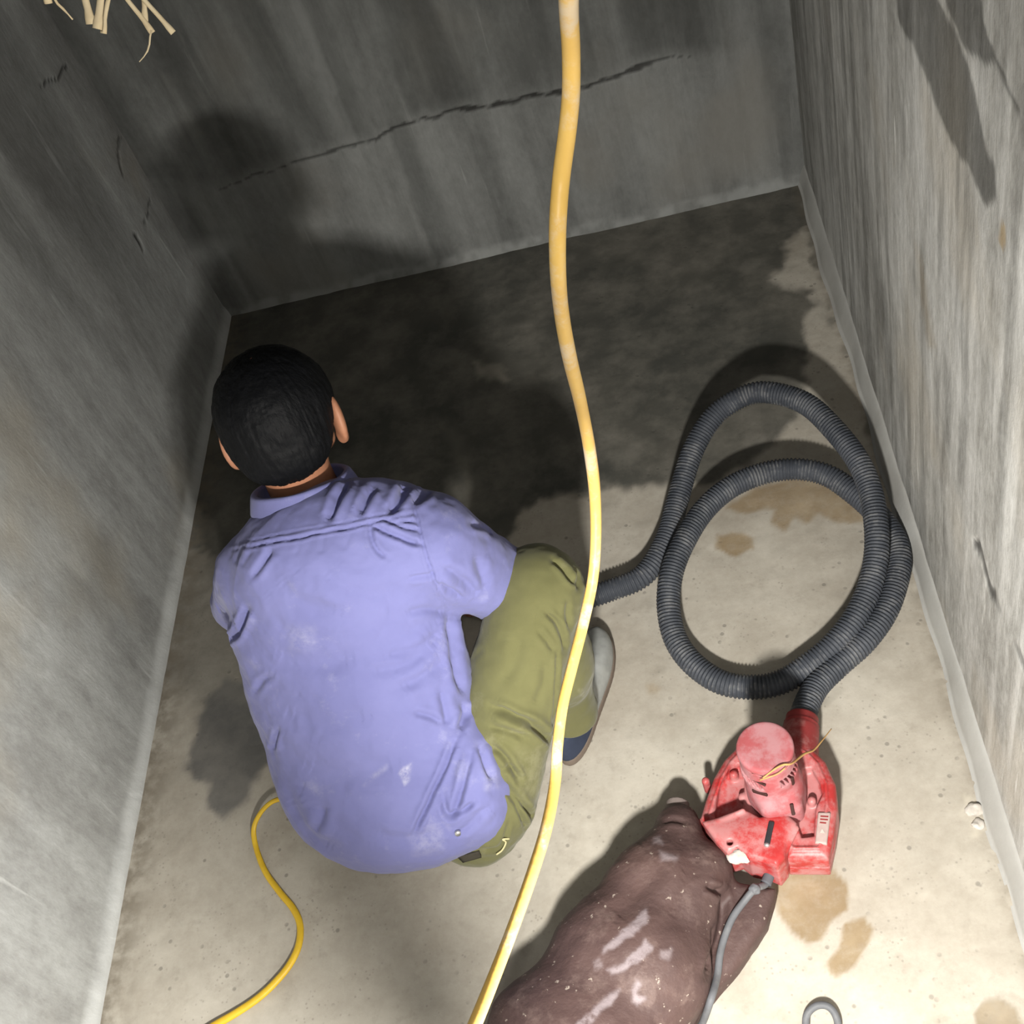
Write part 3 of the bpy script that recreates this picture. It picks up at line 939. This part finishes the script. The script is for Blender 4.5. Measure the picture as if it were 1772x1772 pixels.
V = V + vnormals(V, F) * (.004 * fbm(V * 13 + 7, 3) + .0014 * fbm(V * 40, 2))[:, None]
V = creases(V, F, TR_FOLDS)
q = to_px(V) + wob(V, 5, 40)
dust = .5 * region(q, [(1002, 1192), (1010, 1190), (1010, 1205), (1004, 1206)], 3) + .25 * region(q, [(900, 1300), (960, 1310), (950, 1400), (900, 1380)], 20)
trs = mesh_obj('trousers', V, F, M_OLIVE, man, attrs=dict(dust=dust))


def patch(name, f, quad, mat, parent, th=.002, n=6):
    """small sewn piece lying on the surface of f, corners given where they show."""
    g = []
    for i in range(n + 1):
        for j in range(n + 1):
            u, v = i / n, j / n
            c = (1 - u) * (1 - v) * np.array(quad[0]) + u * (1 - v) * np.array(quad[1]) + u * v * np.array(quad[2]) + (1 - u) * v * np.array(quad[3])
            p, nn = surf_at(f, *c)
            if p is None: return None
            g.append((p + nn * .0035, p - nn * th))
    a = np.array([x[0] for x in g]); b = np.array([x[1] for x in g]); m = n + 1
    F = []
    for i in range(n):
        for j in range(n):
            k = i * m + j; F.append((k, k + 1, k + m + 1, k + m)); k += m * m; F.append((k, k + m, k + m + 1, k + 1))
    rim = [i for i in range(m)] + [i * m + n for i in range(1, m)] + [n * m + j for j in range(n - 1, -1, -1)] + [i * m for i in range(n - 1, 0, -1)]
    for x, y in zip(rim, rim[1:] + rim[:1]): F.append((x, x + m * m, y + m * m, y))
    return mesh_obj(name, np.concatenate([a, b]), F, mat, parent)


lp = patch('pocket_label', f_trousers, [(793, 1481), (802, 1490), (833, 1481), (829, 1472)], M_LABEL, trs)
if lp: lp['label'] = 'dark cloth label'
pts = [surf_at(f_trousers, *c) for c in [(858, 1476), (868, 1468), (874, 1455), (869, 1450), (880, 1449)]]
pts = [a + b * .003 for a, b in pts if a is not None]
if len(pts) > 2:
    V, F = tube(catmull(pts, 5), .0016, 8)
    th = mesh_obj('loose_thread', V, F, M_THREAD, trs); th['label'] = 'pale torn thread'


# ---- shoes
def shoe(an, yaw, heel, toe):
    fw = unit(np.array([toe[0] - heel[0], toe[1] - heel[1], 0])); lat = np.array([fw[1], -fw[0], 0]); up = np.array([0, 0, 1.0])
    M = np.stack([lat, fw, up]); L = np.linalg.norm(toe - heel); c0 = (heel + toe) / 2
    def outl(q, ex):
        y = q[:, 1] / (L / 2 + ex)
        w = (.036 + .011 * sstep(-.5, .5, y)) * np.sqrt(np.clip(1 - np.abs(y) ** 3.2, 0, 1)) + ex
        return np.where(np.abs(y) < 1, np.abs(q[:, 0]) - w, np.maximum(np.abs(q[:, 0]), (np.abs(y) - 1) * L / 2))
    def f_sole(P):
        q = (P - c0) @ M.T
        return smax(outl(q, .0015), np.abs(q[:, 2] - .0115) - .0105, .005)
    def f_upper(P):
        q = (P - c0) @ M.T
        y = q[:, 1] / (L / 2)
        top = np.interp(y, [-1.1, -.9, -.45, -.1, .3, .75, 1.1], [.075, .078, .07, .085, .07, .052, .035])
        d = smax(outl(q * np.array([1.0 + .0, 1, 1]) + np.stack([np.sign(q[:, 0]) * .20 * np.maximum(q[:, 2] - .03, 0), 0 * y, 0 * y], 1), 0.0), q[:, 2] - top, .02)
        d = smax(d, .018 - q[:, 2], .004)
        hole = cap(P, an + [0, 0, .08], an + [0, -.0, -.03], .042, .036)
        return smax(d, -hole, .006)
    def f_lining(P):
        q = (P - c0) @ M.T
        y = q[:, 1] / (L / 2)
        d = smax(outl(q + np.stack([np.sign(q[:, 0]) * .20 * np.maximum(q[:, 2] - .03, 0), 0 * y, 0 * y], 1), .0026), np.maximum(q[:, 2] - .082, .022 - q[:, 2]), .006)
        d = smax(d, y + .33 + .3 * (q[:, 2] - .03) / .04, .01)
        return smax(d, -cap(P, an + [0, 0, .08], an + [0, 0, -.0], .030, .026), .005)
    lo = np.minimum(heel, toe) - .08; hi = np.maximum(heel, toe) + .08; lo[2] = -.004; hi[2] = .12
    V, F = nets(f_upper, lo, hi, .004)
    o = mesh_obj('shoe', V, F, M_SHOE, man); o['label'] = 'pale grey shoe with dark heel'
    V, F = nets(f_sole, lo, hi, .004); mesh_obj('sole', V, F, M_SOLE, o)
    V, F = nets(f_lining, lo, hi, .004); h = mesh_obj('heel_counter', V, F, M_NAVY, o); h['label'] = 'dark navy heel piece'


shoe(ANR, 0, at(984, 1325, 0), at(1040, 1100, 0))
shoe(ANL, 0, np.array([-.80, 1.055, 0]), np.array([-.815, 1.325, 0]))

# ------------------------------------------------------------------ grey corrugated hose
HP = [(-.60, 1.47, .06), (-.55, 1.46, .055), (-.47, 1.44, .04)]
hpx = [(1000, 1036, .028), (1057, 1021, .028), (1115, 994, .030), (1153, 933, .034), (1173, 864, .044), (1199, 780, .070), (1238, 718, .095), (1291, 684, .115),
       (1338, 680, .122), (1395, 699, .122), (1441, 741, .115), (1483, 795, .105), (1506, 849, .092), (1516, 906, .080), (1516, 964, .066), (1503, 1021, .054),
       (1476, 1075, .046), (1441, 1117, .040), (1403, 1148, .034), (1357, 1178, .029), (1307, 1189, .028), (1249, 1181, .028), (1200, 1149, .029), (1169, 1106, .034),
       (1157, 1052, .046), (1161, 998, .058), (1180, 945, .066), (1215, 887, .066), (1261, 845, .064), (1318, 820, .060), (1376, 812, .055), (1430, 822, .046),
       (1476, 852, .036), (1518, 890, .029), (1547, 930, .028), (1556, 968, .028), (1549, 1012, .028), (1530, 1062, .028), (1495, 1110, .028), (1453, 1148, .028),
       (1416, 1184, .030), (1398, 1215, .036), (1388, 1243, .042)]
path = np.array(HP + [tuple(at(a, b, c)) for a, b, c in hpx])
path, s = resample(catmull(path, 14), .0016)
PITCH = .0072
ph = (s / PITCH) % 1
rid = np.clip(.5 + .75 * np.cos(2 * math.pi * ph), 0, 1)
V, F = tube(path, .0205 + .0032 * rid, 22)
ridge = np.concatenate([np.repeat(rid, 22), [0, 0]])
hose = mesh_obj('corrugated_hose', V, F, M_HOSE, attrs=dict(ridge=ridge))
tag(hose, 'grey corrugated plastic hose looped on the floor beside the right wall', 'hose')

# ------------------------------------------------------------------ red blower
def C3(cx, cy, z):                                   # points read off the enlarged photograph of the blower
    return at(1100 + cx * .2596, 1180 + cy * .2596, z)


def P3(pts, z): return np.array([C3(x, y, z)[:2] for x, y in pts])


bl = root('blower', (-.04, .91, 0))
tag(bl, 'dusty red electric blower standing on the floor with its motor pointing up', 'blower')
MC = C3(860, 432, .235)
AX = np.array([MC[0], MC[1], 0])
out = P3([(690, 470), (600, 560), (530, 680), (480, 820), (440, 950), (470, 1010), (600, 1120), (760, 1190), (1010, 1200), (1010, 1222), (1290, 1222), (1325, 1060), (1350, 880), (1338, 720), (1270, 570), (1190, 490), (1080, 420), (860, 400)], .055)
inn = P3([(560, 700), (530, 900), (545, 940), (720, 850), (730, 640), (690, 560), (620, 600)], .075)
inr = P3([(1120, 600), (1175, 590), (1225, 680), (1245, 760), (1200, 860), (1190, 1040), (1110, 1050), (1070, 940), (1100, 760)], .075)
def f_vol(P):
    d = prism(P, out, .004, .085, .014)
    d = smax(d, -prism(P, inn, .066, .2, .006), .006)
    d = smax(d, -prism(P, inr, .068, .2, .006), .006)
    # low rib around the rim and a seam at half height
    e = np.abs(poly2(P[:, :2], out) + .016) - .0022
    d = smin(d, smax(e, np.abs(P[:, 2] - .086) - .0025, .002), .004)
    d = smax(d, -smax(np.abs(P[:, 2] - .045) - .0012, -poly2(P[:, :2], out) - .004, .001), .001)
    for x, y in ((655, 625), (1040, 640), (1175, 800), (1030, 850), (715, 775)):
        c = C3(x, y, .075)
        d = smin(d, cap(P, c - [0, 0, .05], c + [0, 0, .004], .0075), .004)
    for x, y in ((470, 670), (425, 950)):
        c = C3(x, y, .06)
        d = smin(d, cap(P, c - [0, 0, .03], c + [0, 0, .005], .007), .006)
    return d


lo = np.array([out[:, 0].min() - .03, out[:, 1].min() - .02, 0]); hi = np.array([out[:, 0].max() + .02, out[:, 1].max() + .02, .11])
V, F = nets(f_vol, lo, hi, .0028)
vol = mesh_obj('fan_housing', V, F, M_RED, bl)

# outlet spigot towards the hose
o0 = C3(1090, 400, .05); o1 = at(1388, 1246, .045)
dv = unit(o1 - o0)
def f_spig(P):
    d = cap(P, o0 - dv * .03, o1 - dv * .03, .036, .032)
    d = smin(d, cap(P, o1 - dv * .035, o1 + dv * .01, .0295, .0285), .006)
    d = smax(d, (P - (o1 + dv * .006)) @ dv, .003)
    for k in range(3):
        c = o1 - dv * (.03 - .009 * k)
        d = smin(d, smax(np.abs((P - c) @ dv) - .0015, np.linalg.norm((P - c) - ((P - c) @ dv)[:, None] * dv, axis=1) - .0315, .002), .002)
    return smax(d, .006 - P[:, 2], .003)


V, F = nets(f_spig, np.minimum(o0, o1) - .06, np.maximum(o0, o1) + .06, .003)
mesh_obj('outlet_pipe', V, F, M_REDDARK, bl)

# motor housing with cooling slots
b0 = C3(905, 760, .08)
def f_motor(P):
    top = MC - [0, 0, .016]
    d = cap(P, np.array([MC[0] + .004, MC[1] - .006, .06]), top - [0, 0, .04], .050, .043)
    d = smin(d, cap(P, top - [0, 0, .045], top - [0, 0, .0], .0435, .0435), .01)
    d = smin(d, rbox(P, np.array([MC[0] + .008, MC[1] - .03, .105]), np.eye(3), (.034, .036, .03), .014), .02)
    d = smax(d, P[:, 2] - top[2], .004)
    q = P - MC
    ang = np.arctan2(q[:, 0], -q[:, 1])
    r = np.hypot(q[:, 0], q[:, 1])
    zz = q[:, 2] + .052
    slot = np.maximum(np.abs(((ang / .17 + zz / .02) % 1) - .5) * .17 * .043 - .0021, np.abs(zz) - .011)
    m1 = (np.abs(ang) > .30)
    slot = np.where(m1, slot, 1.0)
    slot = np.maximum(slot, .036 - r)
    return smax(d, -slot, .0015)


V, F = nets(f_motor, (MC[0] - .065, MC[1] - .085, .05), (MC[0] + .065, MC[1] + .06, .235), .0019)
mot = mesh_obj('motor_housing', V, F, M_REDCAP, bl)
V, F = nets(lambda P: smax(cap(P, MC - [0, 0, .02], MC + [0, 0, .02], .0455) + .0, np.abs(P[:, 2] - MC[2] + .006) - .0085, .006), MC - .06, MC + .06, .0028)
mesh_obj('motor_cap', V, F, M_REDCAP, bl)
for (cx, cy, w, h, a) in ((815, 608, .010, .0035, 0), (822, 668, .013, .002, .2), (828, 738, .013, .0045, .15), (1045, 660, .003, .011, 0), (1045, 850, .003, .010, 0)):
    p, nn = surf_at(f_motor, 1100 + cx * .2596, 1180 + cy * .2596)
    if p is None: continue
    u = unit(np.cross(nn, [0, 0, 1.0])); v = np.cross(nn, u)
    if a: u, v = u * math.cos(a) + v * math.sin(a), v * math.cos(a) - u * math.sin(a)
    V, F = nets(lambda P: rbox(P, p, np.stack([u, v, nn]), (w, h, .0022), .0015), p - .018, p + .018, .0013)
    s_ = mesh_obj('slot_shade', V, F, M_DARKSLOT, mot)  # dark inlay, the shade of a slot opening put into its colour

# handle block in front of the motor, with switch and cord outlet
hpoly = P3([(450, 955), (560, 925), (700, 860), (760, 880), (830, 925), (960, 905), (985, 880), (1080, 965), (1015, 1110), (1000, 1200), (950, 1262), (860, 1225), (760, 1205), (690, 1150), (620, 1170), (540, 1090)], .10)
hcut = C3(890, 1020, .125)
def f_handle(P):
    d = prism(P, hpoly, .03, .122, .010)
    tilt = unit(np.array([.02, .28, 1.0]))
    d = smax(d, (P - C3(880, 960, .122)) @ tilt, .006)
    c = C3(635, 1095, .105)
    d = smax(d, -cap(P, c - [0, 0, .03], c + [0, 0, .05], .004, .006), .003)
    rid = C3(905, 940, .118); rid2 = C3(940, 1190, .112)
    d = smin(d, cap(P, C3(545, 935, .113), C3(715, 855, .116), .003), .006)
    d = smin(d, cap(P, C3(1075, 975, .114), C3(1005, 1120, .108), .0035), .006)
    k = C3(690, 1175, .10)
    return smax(d, -(np.linalg.norm(P - k, axis=1) - .018 + .005 * fbm(P * 120, 2)), .003)


lo = np.array([hpoly[:, 0].min() - .02, hpoly[:, 1].min() - .02, .02]); hi = np.array([hpoly[:, 0].max() + .02, hpoly[:, 1].max() + .02, .14])
V, F = nets(f_handle, lo, hi, .0028)
han = mesh_obj('handle_block', V, F, M_RED, bl)
pa, na = surf_at(f_handle, 1100 + 908 * .2596, 1180 + 935 * .2596); pb, nb = surf_at(f_handle, 1100 + 875 * .2596, 1180 + 1085 * .2596)
if pa is not None and pb is not None:
    c = (pa + pb) / 2; v = unit(pb - pa); nn = unit(na - (na @ v) * v); u = np.cross(v, nn)
    V, F = nets(lambda P: rbox(P, c, np.stack([u, v, nn]), (.0048, .021, .004), .0025), c - .03, c + .03, .0015)
    sw = mesh_obj('switch', V, F, M_BLACKP, han)
    cs = pb + v * .001
    V, F = nets(lambda P: ell(P, cs, np.stack([u, v, nn]), (.005, .004, .005)), cs - .008, cs + .008, .001)
    mesh_obj('screw', V, F, M_STEEL, han)
# crumbling white filler at the broken corner
k = C3(700, 1160, .10)
V, F = nets(lambda P: ell(P, k, np.eye(3), (.022, .012, .012)) + .004 * fbm(P * 90, 3), k - .03, k + .03, .0025)
w_ = mesh_obj('dust_lump', V, F, M_WHITE, han); w_['label'] = 'crumbly white plaster dust in the broken corner'
# rating plate on the right shoulder
c = C3(1245, 975, .087)
V, F = nets(lambda P: prism(P, P3([(1215, 870), (1300, 870), (1275, 1085), (1195, 1075)], .087), .080, .0895, .003), c - .05, c + .05, .002)
rp = mesh_obj('rating_plate', V, F, M_PLATE, bl); rp['label'] = 'worn grey rating plate'
tri = P3([(1243, 980), (1262, 1008), (1228, 1006)], .09)
V = np.array([(*p, .0885) for p in tri] + [(*p, .0903) for p in tri])
mesh_obj('warning_triangle', V, [(0, 2, 1), (3, 4, 5), (0, 1, 4, 3), (1, 2, 5, 4), (2, 0, 3, 5)], M_WHITE, rp, smooth=False)
pr = []
for (x0, y0, x1, y1) in ((1232, 890, 1285, 893), (1230, 910, 1282, 914), (1228, 932, 1270, 936)):
    q = P3([(x0, y0), (x1, y1), (x1 - 1, y1 + 9), (x0 - 1, y0 + 9)], .09)
    pr.append(q)
V = []; Fp = []
for q in pr:
    b = len(V); V += [(*p, .0885) for p in q] + [(*p, .0899) for p in q]
    Fp += [(b + 4, b + 5, b + 6, b + 7), (b, b + 1, b + 5, b + 4), (b + 1, b + 2, b + 6, b + 5), (b + 2, b + 3, b + 7, b + 6), (b + 3, b, b + 4, b + 7)]
mesh_obj('worn_print', V, Fp, M_REDDARK, rp, smooth=False)

# ------------------------------------------------------------------ brown bag
B0 = at(1160, 1432, .075); B1 = at(1085, 1600, .09); B2 = at(1005, 1790, .095)
bdir = unit(np.array([B2[0] - B0[0], B2[1] - B0[1], 0])); B3 = B2 + bdir * .30
blat = np.array([-bdir[1], bdir[0], 0])
def f_bag(P):
    n1 = at(1176, 1452, .072); n0 = at(1172, 1402, .066)
    d = elcap(P, at(1170, 1440, .072), at(1148, 1535, .082), blat, .034, .04, .078, .066)
    d = smin(d, elcap(P, at(1148, 1535, .082), at(1092, 1665, .088), blat, .078, .066, .112, .082), .05)
    d = smin(d, elcap(P, at(1092, 1665, .088), B2 + bdir * .02, blat, .112, .082, .128, .088), .05)
    d = smin(d, elcap(P, B2 + bdir * .02, B3, blat, .128, .088, .10, .07), .05)
    d = smin(d, cap(P, n1, n1 * .45 + n0 * .55, .034, .022), .04)
    # lobe towards the blower and the flap below it
    d = smin(d, ell(P, at(1228, 1508, .07), np.eye(3), (.036, .040, .045)), .035)
    fl = prism(P, np.array([at(a, b, .03)[:2] for a, b in [(1225, 1545), (1258, 1532), (1345, 1546), (1330, 1605), (1280, 1680), (1225, 1745), (1170, 1800), (1120, 1800), (1150, 1640)]]), .004, .062, .018)
    d = smin(d, fl, .02)
    return smax(d, .003 - P[:, 2], .01)


BG_FOLDS = [([(1246, 1540), (1252, 1560), (1250, 1590), (1238, 1640), (1222, 1690)], 6, 9 * mm), ([(1222, 1532), (1238, 1541), (1250, 1542)], 5, 8 * mm),
            ([(1145, 1425), (1165, 1419), (1188, 1424)], 4, 2.5 * mm), ([(1160, 1480), (1110, 1540), (1060, 1600)], 20, 4 * mm), ([(1200, 1470), (1190, 1530), (1160, 1590)], 16, 4 * mm),
            ([(1100, 1640), (1000, 1740)], 22, 4 * mm)]
V, F = nets(f_bag, (min(B3[0] - .2, -1.1), .15, .0), (.06, 1.02, .2), .006)
V, F = subdiv(V, F); V = to_iso(f_bag, V, .005); V = relax(V, F, 2)
V = V + vnormals(V, F) * (.005 * fbm(V * 9, 3) + .002 * fbm(V * 30, 3))[:, None]
V[:, 2] = np.maximum(V[:, 2], .003)
V = creases(V, F, BG_FOLDS)
def C4(l): return [(760 + x * .3725, 1380 + y * .3725) for x, y in l]
q = to_px(V) + wob(V, 7, 60)
scr = np.zeros(len(V))
for pl in (C4([(755, 720), (800, 660), (900, 580), (960, 515), (970, 560), (930, 620), (850, 660), (800, 710)]), C4([(775, 800), (860, 760), (930, 690), (960, 650), (995, 700), (960, 740), (880, 790), (800, 825)]),
           C4([(690, 1000), (760, 930), (840, 895), (800, 950), (740, 1010), (700, 1060), (640, 1060)]), C4([(895, 900), (920, 850), (935, 860), (915, 920), (960, 940), (925, 970), (900, 950)])):
    scr = np.maximum(scr, .95 * region(q, pl, 4))
for pl in (C4([(1030, 710), (1080, 700), (1070, 750), (1030, 750)]), C4([(720, 760), (750, 745), (755, 780), (730, 800)]), C4([(1000, 180), (1030, 180), (1030, 220), (1000, 220)]),
           C4([(1030, 250), (1110, 265), (1100, 290), (1035, 290)])):
    scr = np.maximum(scr, .7 * region(q, pl, 5))
bag = mesh_obj('dust_bag', V, F, M_BAG, attrs=dict(scrape=scr))
tag(bag, 'dirty brown leathery dust bag lying on the floor in front of the blower', 'bag')
n0 = at(1172, 1400, .066); n1 = at(1170, 1418, .067); dn = unit(n0 - n1)
V, F = nets(lambda P: smax(smax(cap(P, n1 - dn * .01, n0 + dn * .014, .026, .019), -cap(P, n0, n0 + dn * .05, .012, .014), .003), (P - (n0 + dn * .014)) @ dn, .003), n0 - .06, n0 + .06, .003)
nz = mesh_obj('nozzle', V, F, plain('grey_rubber_nozzle', (.23, .19, .175), .8, .2, (.17, .14, .13), 30), bag); nz['label'] = 'greyish rubber neck at the tip'

# power cord of the blower: over the bag, out of sight and back in a small loop
cp = []
for (a, b) in [(1334, 1500), (1331, 1515), (1325, 1530)]: cp.append(at(a, b, .062))
for (a, b, l) in [(1308, 1547, .02), (1288, 1566, .012), (1270, 1590, .010), (1256, 1622, .009), (1246, 1655, .009), (1234, 1690, .009), (1220, 1728, .009), (1206, 1768, .009), (1196, 1800, .009)]:
    p, nn = surf_at(f_bag, a, b)
    q = at(a, b, .03)
    cp.append(p + nn * l if p is not None else q)
gl = np.array(cp[:3])
floorpts = [at(1180, 1850, .06), at(1200, 1915, .012), at(1290, 1930, .008), at(1370, 1860, .008), at(1392, 1790, .010), at(1396, 1757, .014), at(1412, 1741, .018), (at(1432, 1741, .018)), at(1446, 1757, .014), at(1450, 1785, .009), at(1440, 1850, .006), at(1400, 1960, .006)]
path, s = resample(catmull(cp + floorpts, 10), .004)
V, F = tube(path, .0058, 12)
cord = mesh_obj('power_cord', V, F, M_CORD, bl); cord['label'] = 'grey power cord'
V, F = tube(resample(catmull(gl, 6), .003)[0], .0090, 14)
mesh_obj('cord_grip', V, F, plain('dark_grey_rubber', (.10, .105, .12), .7, .25), cord)
kk = cp[3]
V, F = nets(lambda P: ell(P, kk, np.eye(3), (.009, .009, .009)) + .002 * fbm(P * 150, 2), kk - .015, kk + .015, .0015)
mesh_obj('wrapped_joint', V, F, M_CORD, cord)

# ------------------------------------------------------------------ yellow cables
yc = [(1000, -220, .47), (990, -110, .51), (984, 0, .55), (988, 85, .585), (988, 160, .60), (982, 226, .61), (971, 310, .62), (965, 395, .62), (966, 480, .64), (973, 550, .68), (986, 620, .72), (1003, 690, .77), (1019, 770, .83), (1029, 850, .89),
      (1031, 930, .92), (1026, 1000, .94), (1011, 1072, .95), (991, 1150, .95), (974, 1220, .95), (965, 1290, .95), (961, 1350, .95), (946, 1430, .94), (920, 1515, .93), (886, 1610, .92), (852, 1698, .91), (822, 1772, .90), (790, 1850, .89), (755, 1940, .88)]
blocker = LAMP + unit(np.array([-.72, .77, 0]) - LAMP) * .34  # centre of the added light blocker, the cable is led to it
path, s = resample(catmull([at(a, b, d=c) for a, b, c in yc] + [blocker + [.03, .02, .22], blocker + [0, 0, .135]], 10), .004)
V, F = tube(path, np.interp(s / s[-1], [0, .5, .62, 1], [.0044, .0043, .0044, .0056]) + .00012 * np.sin(s * 40), 16)
yl = mesh_obj('hanging_cable', V, F, M_YEL)
tag(yl, 'thick yellow electric cable hanging down in mid air past the crouching person', 'cable')
fc = [(560, 1330, .012), (530, 1355, .03), (497, 1378, .045), (470, 1388, .045), (450, 1408, .036), (439, 1435, .022), (444, 1470, .009), (460, 1510, .008), (485, 1545, .008), (507, 1572, .008), (519, 1600, .010), (517, 1635, .012),
      (502, 1668, .012), (478, 1698, .010), (448, 1726, .009), (410, 1752, .009), (372, 1774, .009), (320, 1805, .009), (230, 1850, .009)]
path, s = resample(catmull([at(*p) for p in fc], 10), .004)
V, F = tube(path, np.interp(s, [0, .15, .4, .7, 1.0], [.0042, .0045, .0058, .0068, .0075]), 14, flat=(1.1, .85))
fcab = mesh_obj('floor_cord', V, F, M_YEL2)
tag(fcab, 'thin yellow cord curling over the floor from under the blue shirt', 'cord')

# ------------------------------------------------------------------ straw
st = root('straw_bundle', tuple(at(170, -60, d=.82)))
tag(st, 'bundle of pale dry straw ends hanging into the top left corner', 'straw')
tie = at(150, -190, d=.82)
STK = [([(84, 6), (80, -40)], .0024, 1.03), ([(126, 34), (112, 18), (95, 0), (80, -40)], .0009, 1.04), ([(157, 42), (153, 20), (148, 0), (140, -40)], .0026, 1.05), ([(168, 50), (171, 25), (174, 0), (176, -40)], .0026, 1.02), ([(179, 58), (181, 30), (187, 0), (194, -40)], .0019, 1.06),
       ([(264, 57), (245, 30), (221, 0), (200, -35)], .0019, 1.04), ([(251, 37), (250, 18), (249, 0), (240, -40)], .0019, 1.07), ([(300, 57), (275, 28), (249, -1), (215, -45)], .0020, 1.05), ([(241, 107), (252, 94), (258, 80), (260, 60), (262, 52)], .0007, 1.035)]
for pts, r, d in STK:
    d *= .78; r *= .78
    P = [at(x, y, d=d) for x, y in pts]
    if r > .0008: P.append(tie + (P[-1] - tie) * .25); P.append(tie + np.array([random.uniform(-.01, .01), random.uniform(-.01, .01), .03]))
    path, s = resample(catmull(P, 8), .004)
    rr = np.full(len(path), r) * (1 + .10 * np.sin(s * 90 + r * 1e4))
    rr[:2] *= 1.25 if r > .0012 else .6
    V, F = tube(path, rr, 8)
    mesh_obj('stalk', V, F, M_STRAW, st)
V, F = nets(lambda P: np.abs(np.sqrt((np.hypot(P[:, 0] - tie[0], P[:, 1] - tie[1]) - .02) ** 2 + (P[:, 2] - tie[2]) ** 2)) - .006, tie - .04, tie + .04, .003)
mesh_obj('binding', V, F, M_STRAW2, st)
# the wisp of straw lying on the blower
zs = .165
def on(px, py):
    a, b = surf_at(lambda P: np.minimum(f_motor(P), np.maximum(cap(P, MC - [0, 0, .03], MC + [0, 0, .03], .0470), P[:, 2] - MC[2] - .003)), 1100 + px * .2596, 1180 + py * .2596)
    return a + b * .004


P = [on(850, 625), on(930, 588), on(985, 560), on(1025, 535), C3(1120, 482, .20), C3(1185, 455, .175), C3(1240, 395, .16), C3(1305, 312, .14)]
path, s = resample(catmull(P, 8), .003)
V, F = tube(path, np.interp(s / s[-1], [0, .5, 1], [.0014, .0021, .0007]), 8)
V2, F2 = tube(resample(catmull([on(830, 640), on(880, 622), on(940, 598), on(985, 565)], 8), .003)[0], .0012, 8)
V = np.concatenate([V, V2]); F = np.concatenate([F, F2 + len(V) - len(V2)])
tag(mesh_obj('straw_wisp', V, F, M_STRAW2), 'single tan straw wisp lying across the red blower motor', 'straw')

# lumps of spilt mortar by the right wall
for (a, b, rx, ry, lab) in ((1684, 1402, .016, .012, 'larger pale mortar lump on the floor at the right wall'), (1692, 1426, .010, .011, 'smaller pale mortar lump just in front of the larger lump')):
    c = at(a, b, .002)
    V, F = nets(lambda P: smax(ell(P, c, np.eye(3), (rx, ry, .008)) + .004 * fbm(P * 110, 3), -.002 - P[:, 2], .002), c - .03, c + .03, .0025)
    tag(mesh_obj('mortar_lump', V, F, M_WHITE), lab, 'mortar lump', 'mortar lumps by the right wall')

# ------------------------------------------------------------------ light
ld = bpy.data.lights.new('work_lamp', 'AREA'); lo_ = bpy.data.objects.new('work_lamp', ld); COL.objects.link(lo_)
ld.shape = 'DISK'; ld.size = .11; ld.energy = 64; ld.color = (1.0, .965, .90)
lo_.location = LAMP; lo_.rotation_euler = Vector((-.02, .33, -1)).to_track_quat('-Z', 'Y').to_euler()
fd = bpy.data.lights.new('phone_light', 'POINT'); fo = bpy.data.objects.new('phone_light', fd); COL.objects.link(fo)
fd.energy = 12; fd.shadow_soft_size = .006; fd.color = (1.0, .97, .92); fo.location = CAM + RC[0] * -.012 + RC[1] * -.03
# added blocker out of view, casts a soft shade on the floor
hd = unit(np.array([-.72, .77, 0]) - LAMP)
a_ = LAMP + hd * .34
V, F = tube(np.array([a_ - [0, 0, .06], a_ - [0, 0, .05], a_ + [0, 0, .05], a_ + [0, 0, .10], a_ + [0, 0, .14]]), np.array([.026, .036, .036, .028, .012]), 20)
tag(mesh_obj('shade_blocker', V, F, M_BLACKP), 'added black cylinder out of view that shades the floor', 'light blocker')
w = bpy.data.worlds.new('dim_daylight'); SC.world = w; w.use_nodes = True
bg = w.node_tree.nodes['Background']; bg.inputs[0].default_value = (.75, .85, 1.0, 1); bg.inputs[1].default_value = .018

# ------------------------------------------------------------------ camera
cd = bpy.data.cameras.new('camera'); co = bpy.data.objects.new('camera', cd); COL.objects.link(co)
Mx = np.eye(4); Mx[:3, 0] = RC[0]; Mx[:3, 1] = -RC[1]; Mx[:3, 2] = -RC[2]; Mx[:3, 3] = CAM
co.matrix_world = Matrix(Mx.tolist())
cd.sensor_width = 36; cd.sensor_fit = 'HORIZONTAL'; cd.lens = 36 * F_PX / 1772; cd.clip_start = .01
SC.camera = co
vs = SC.view_settings
SC.display_settings.display_device = 'sRGB'
vs.view_transform = 'Standard'; vs.look = 'None'; vs.gamma = 1; vs.use_curve_mapping = False
vs.exposure = 0.0
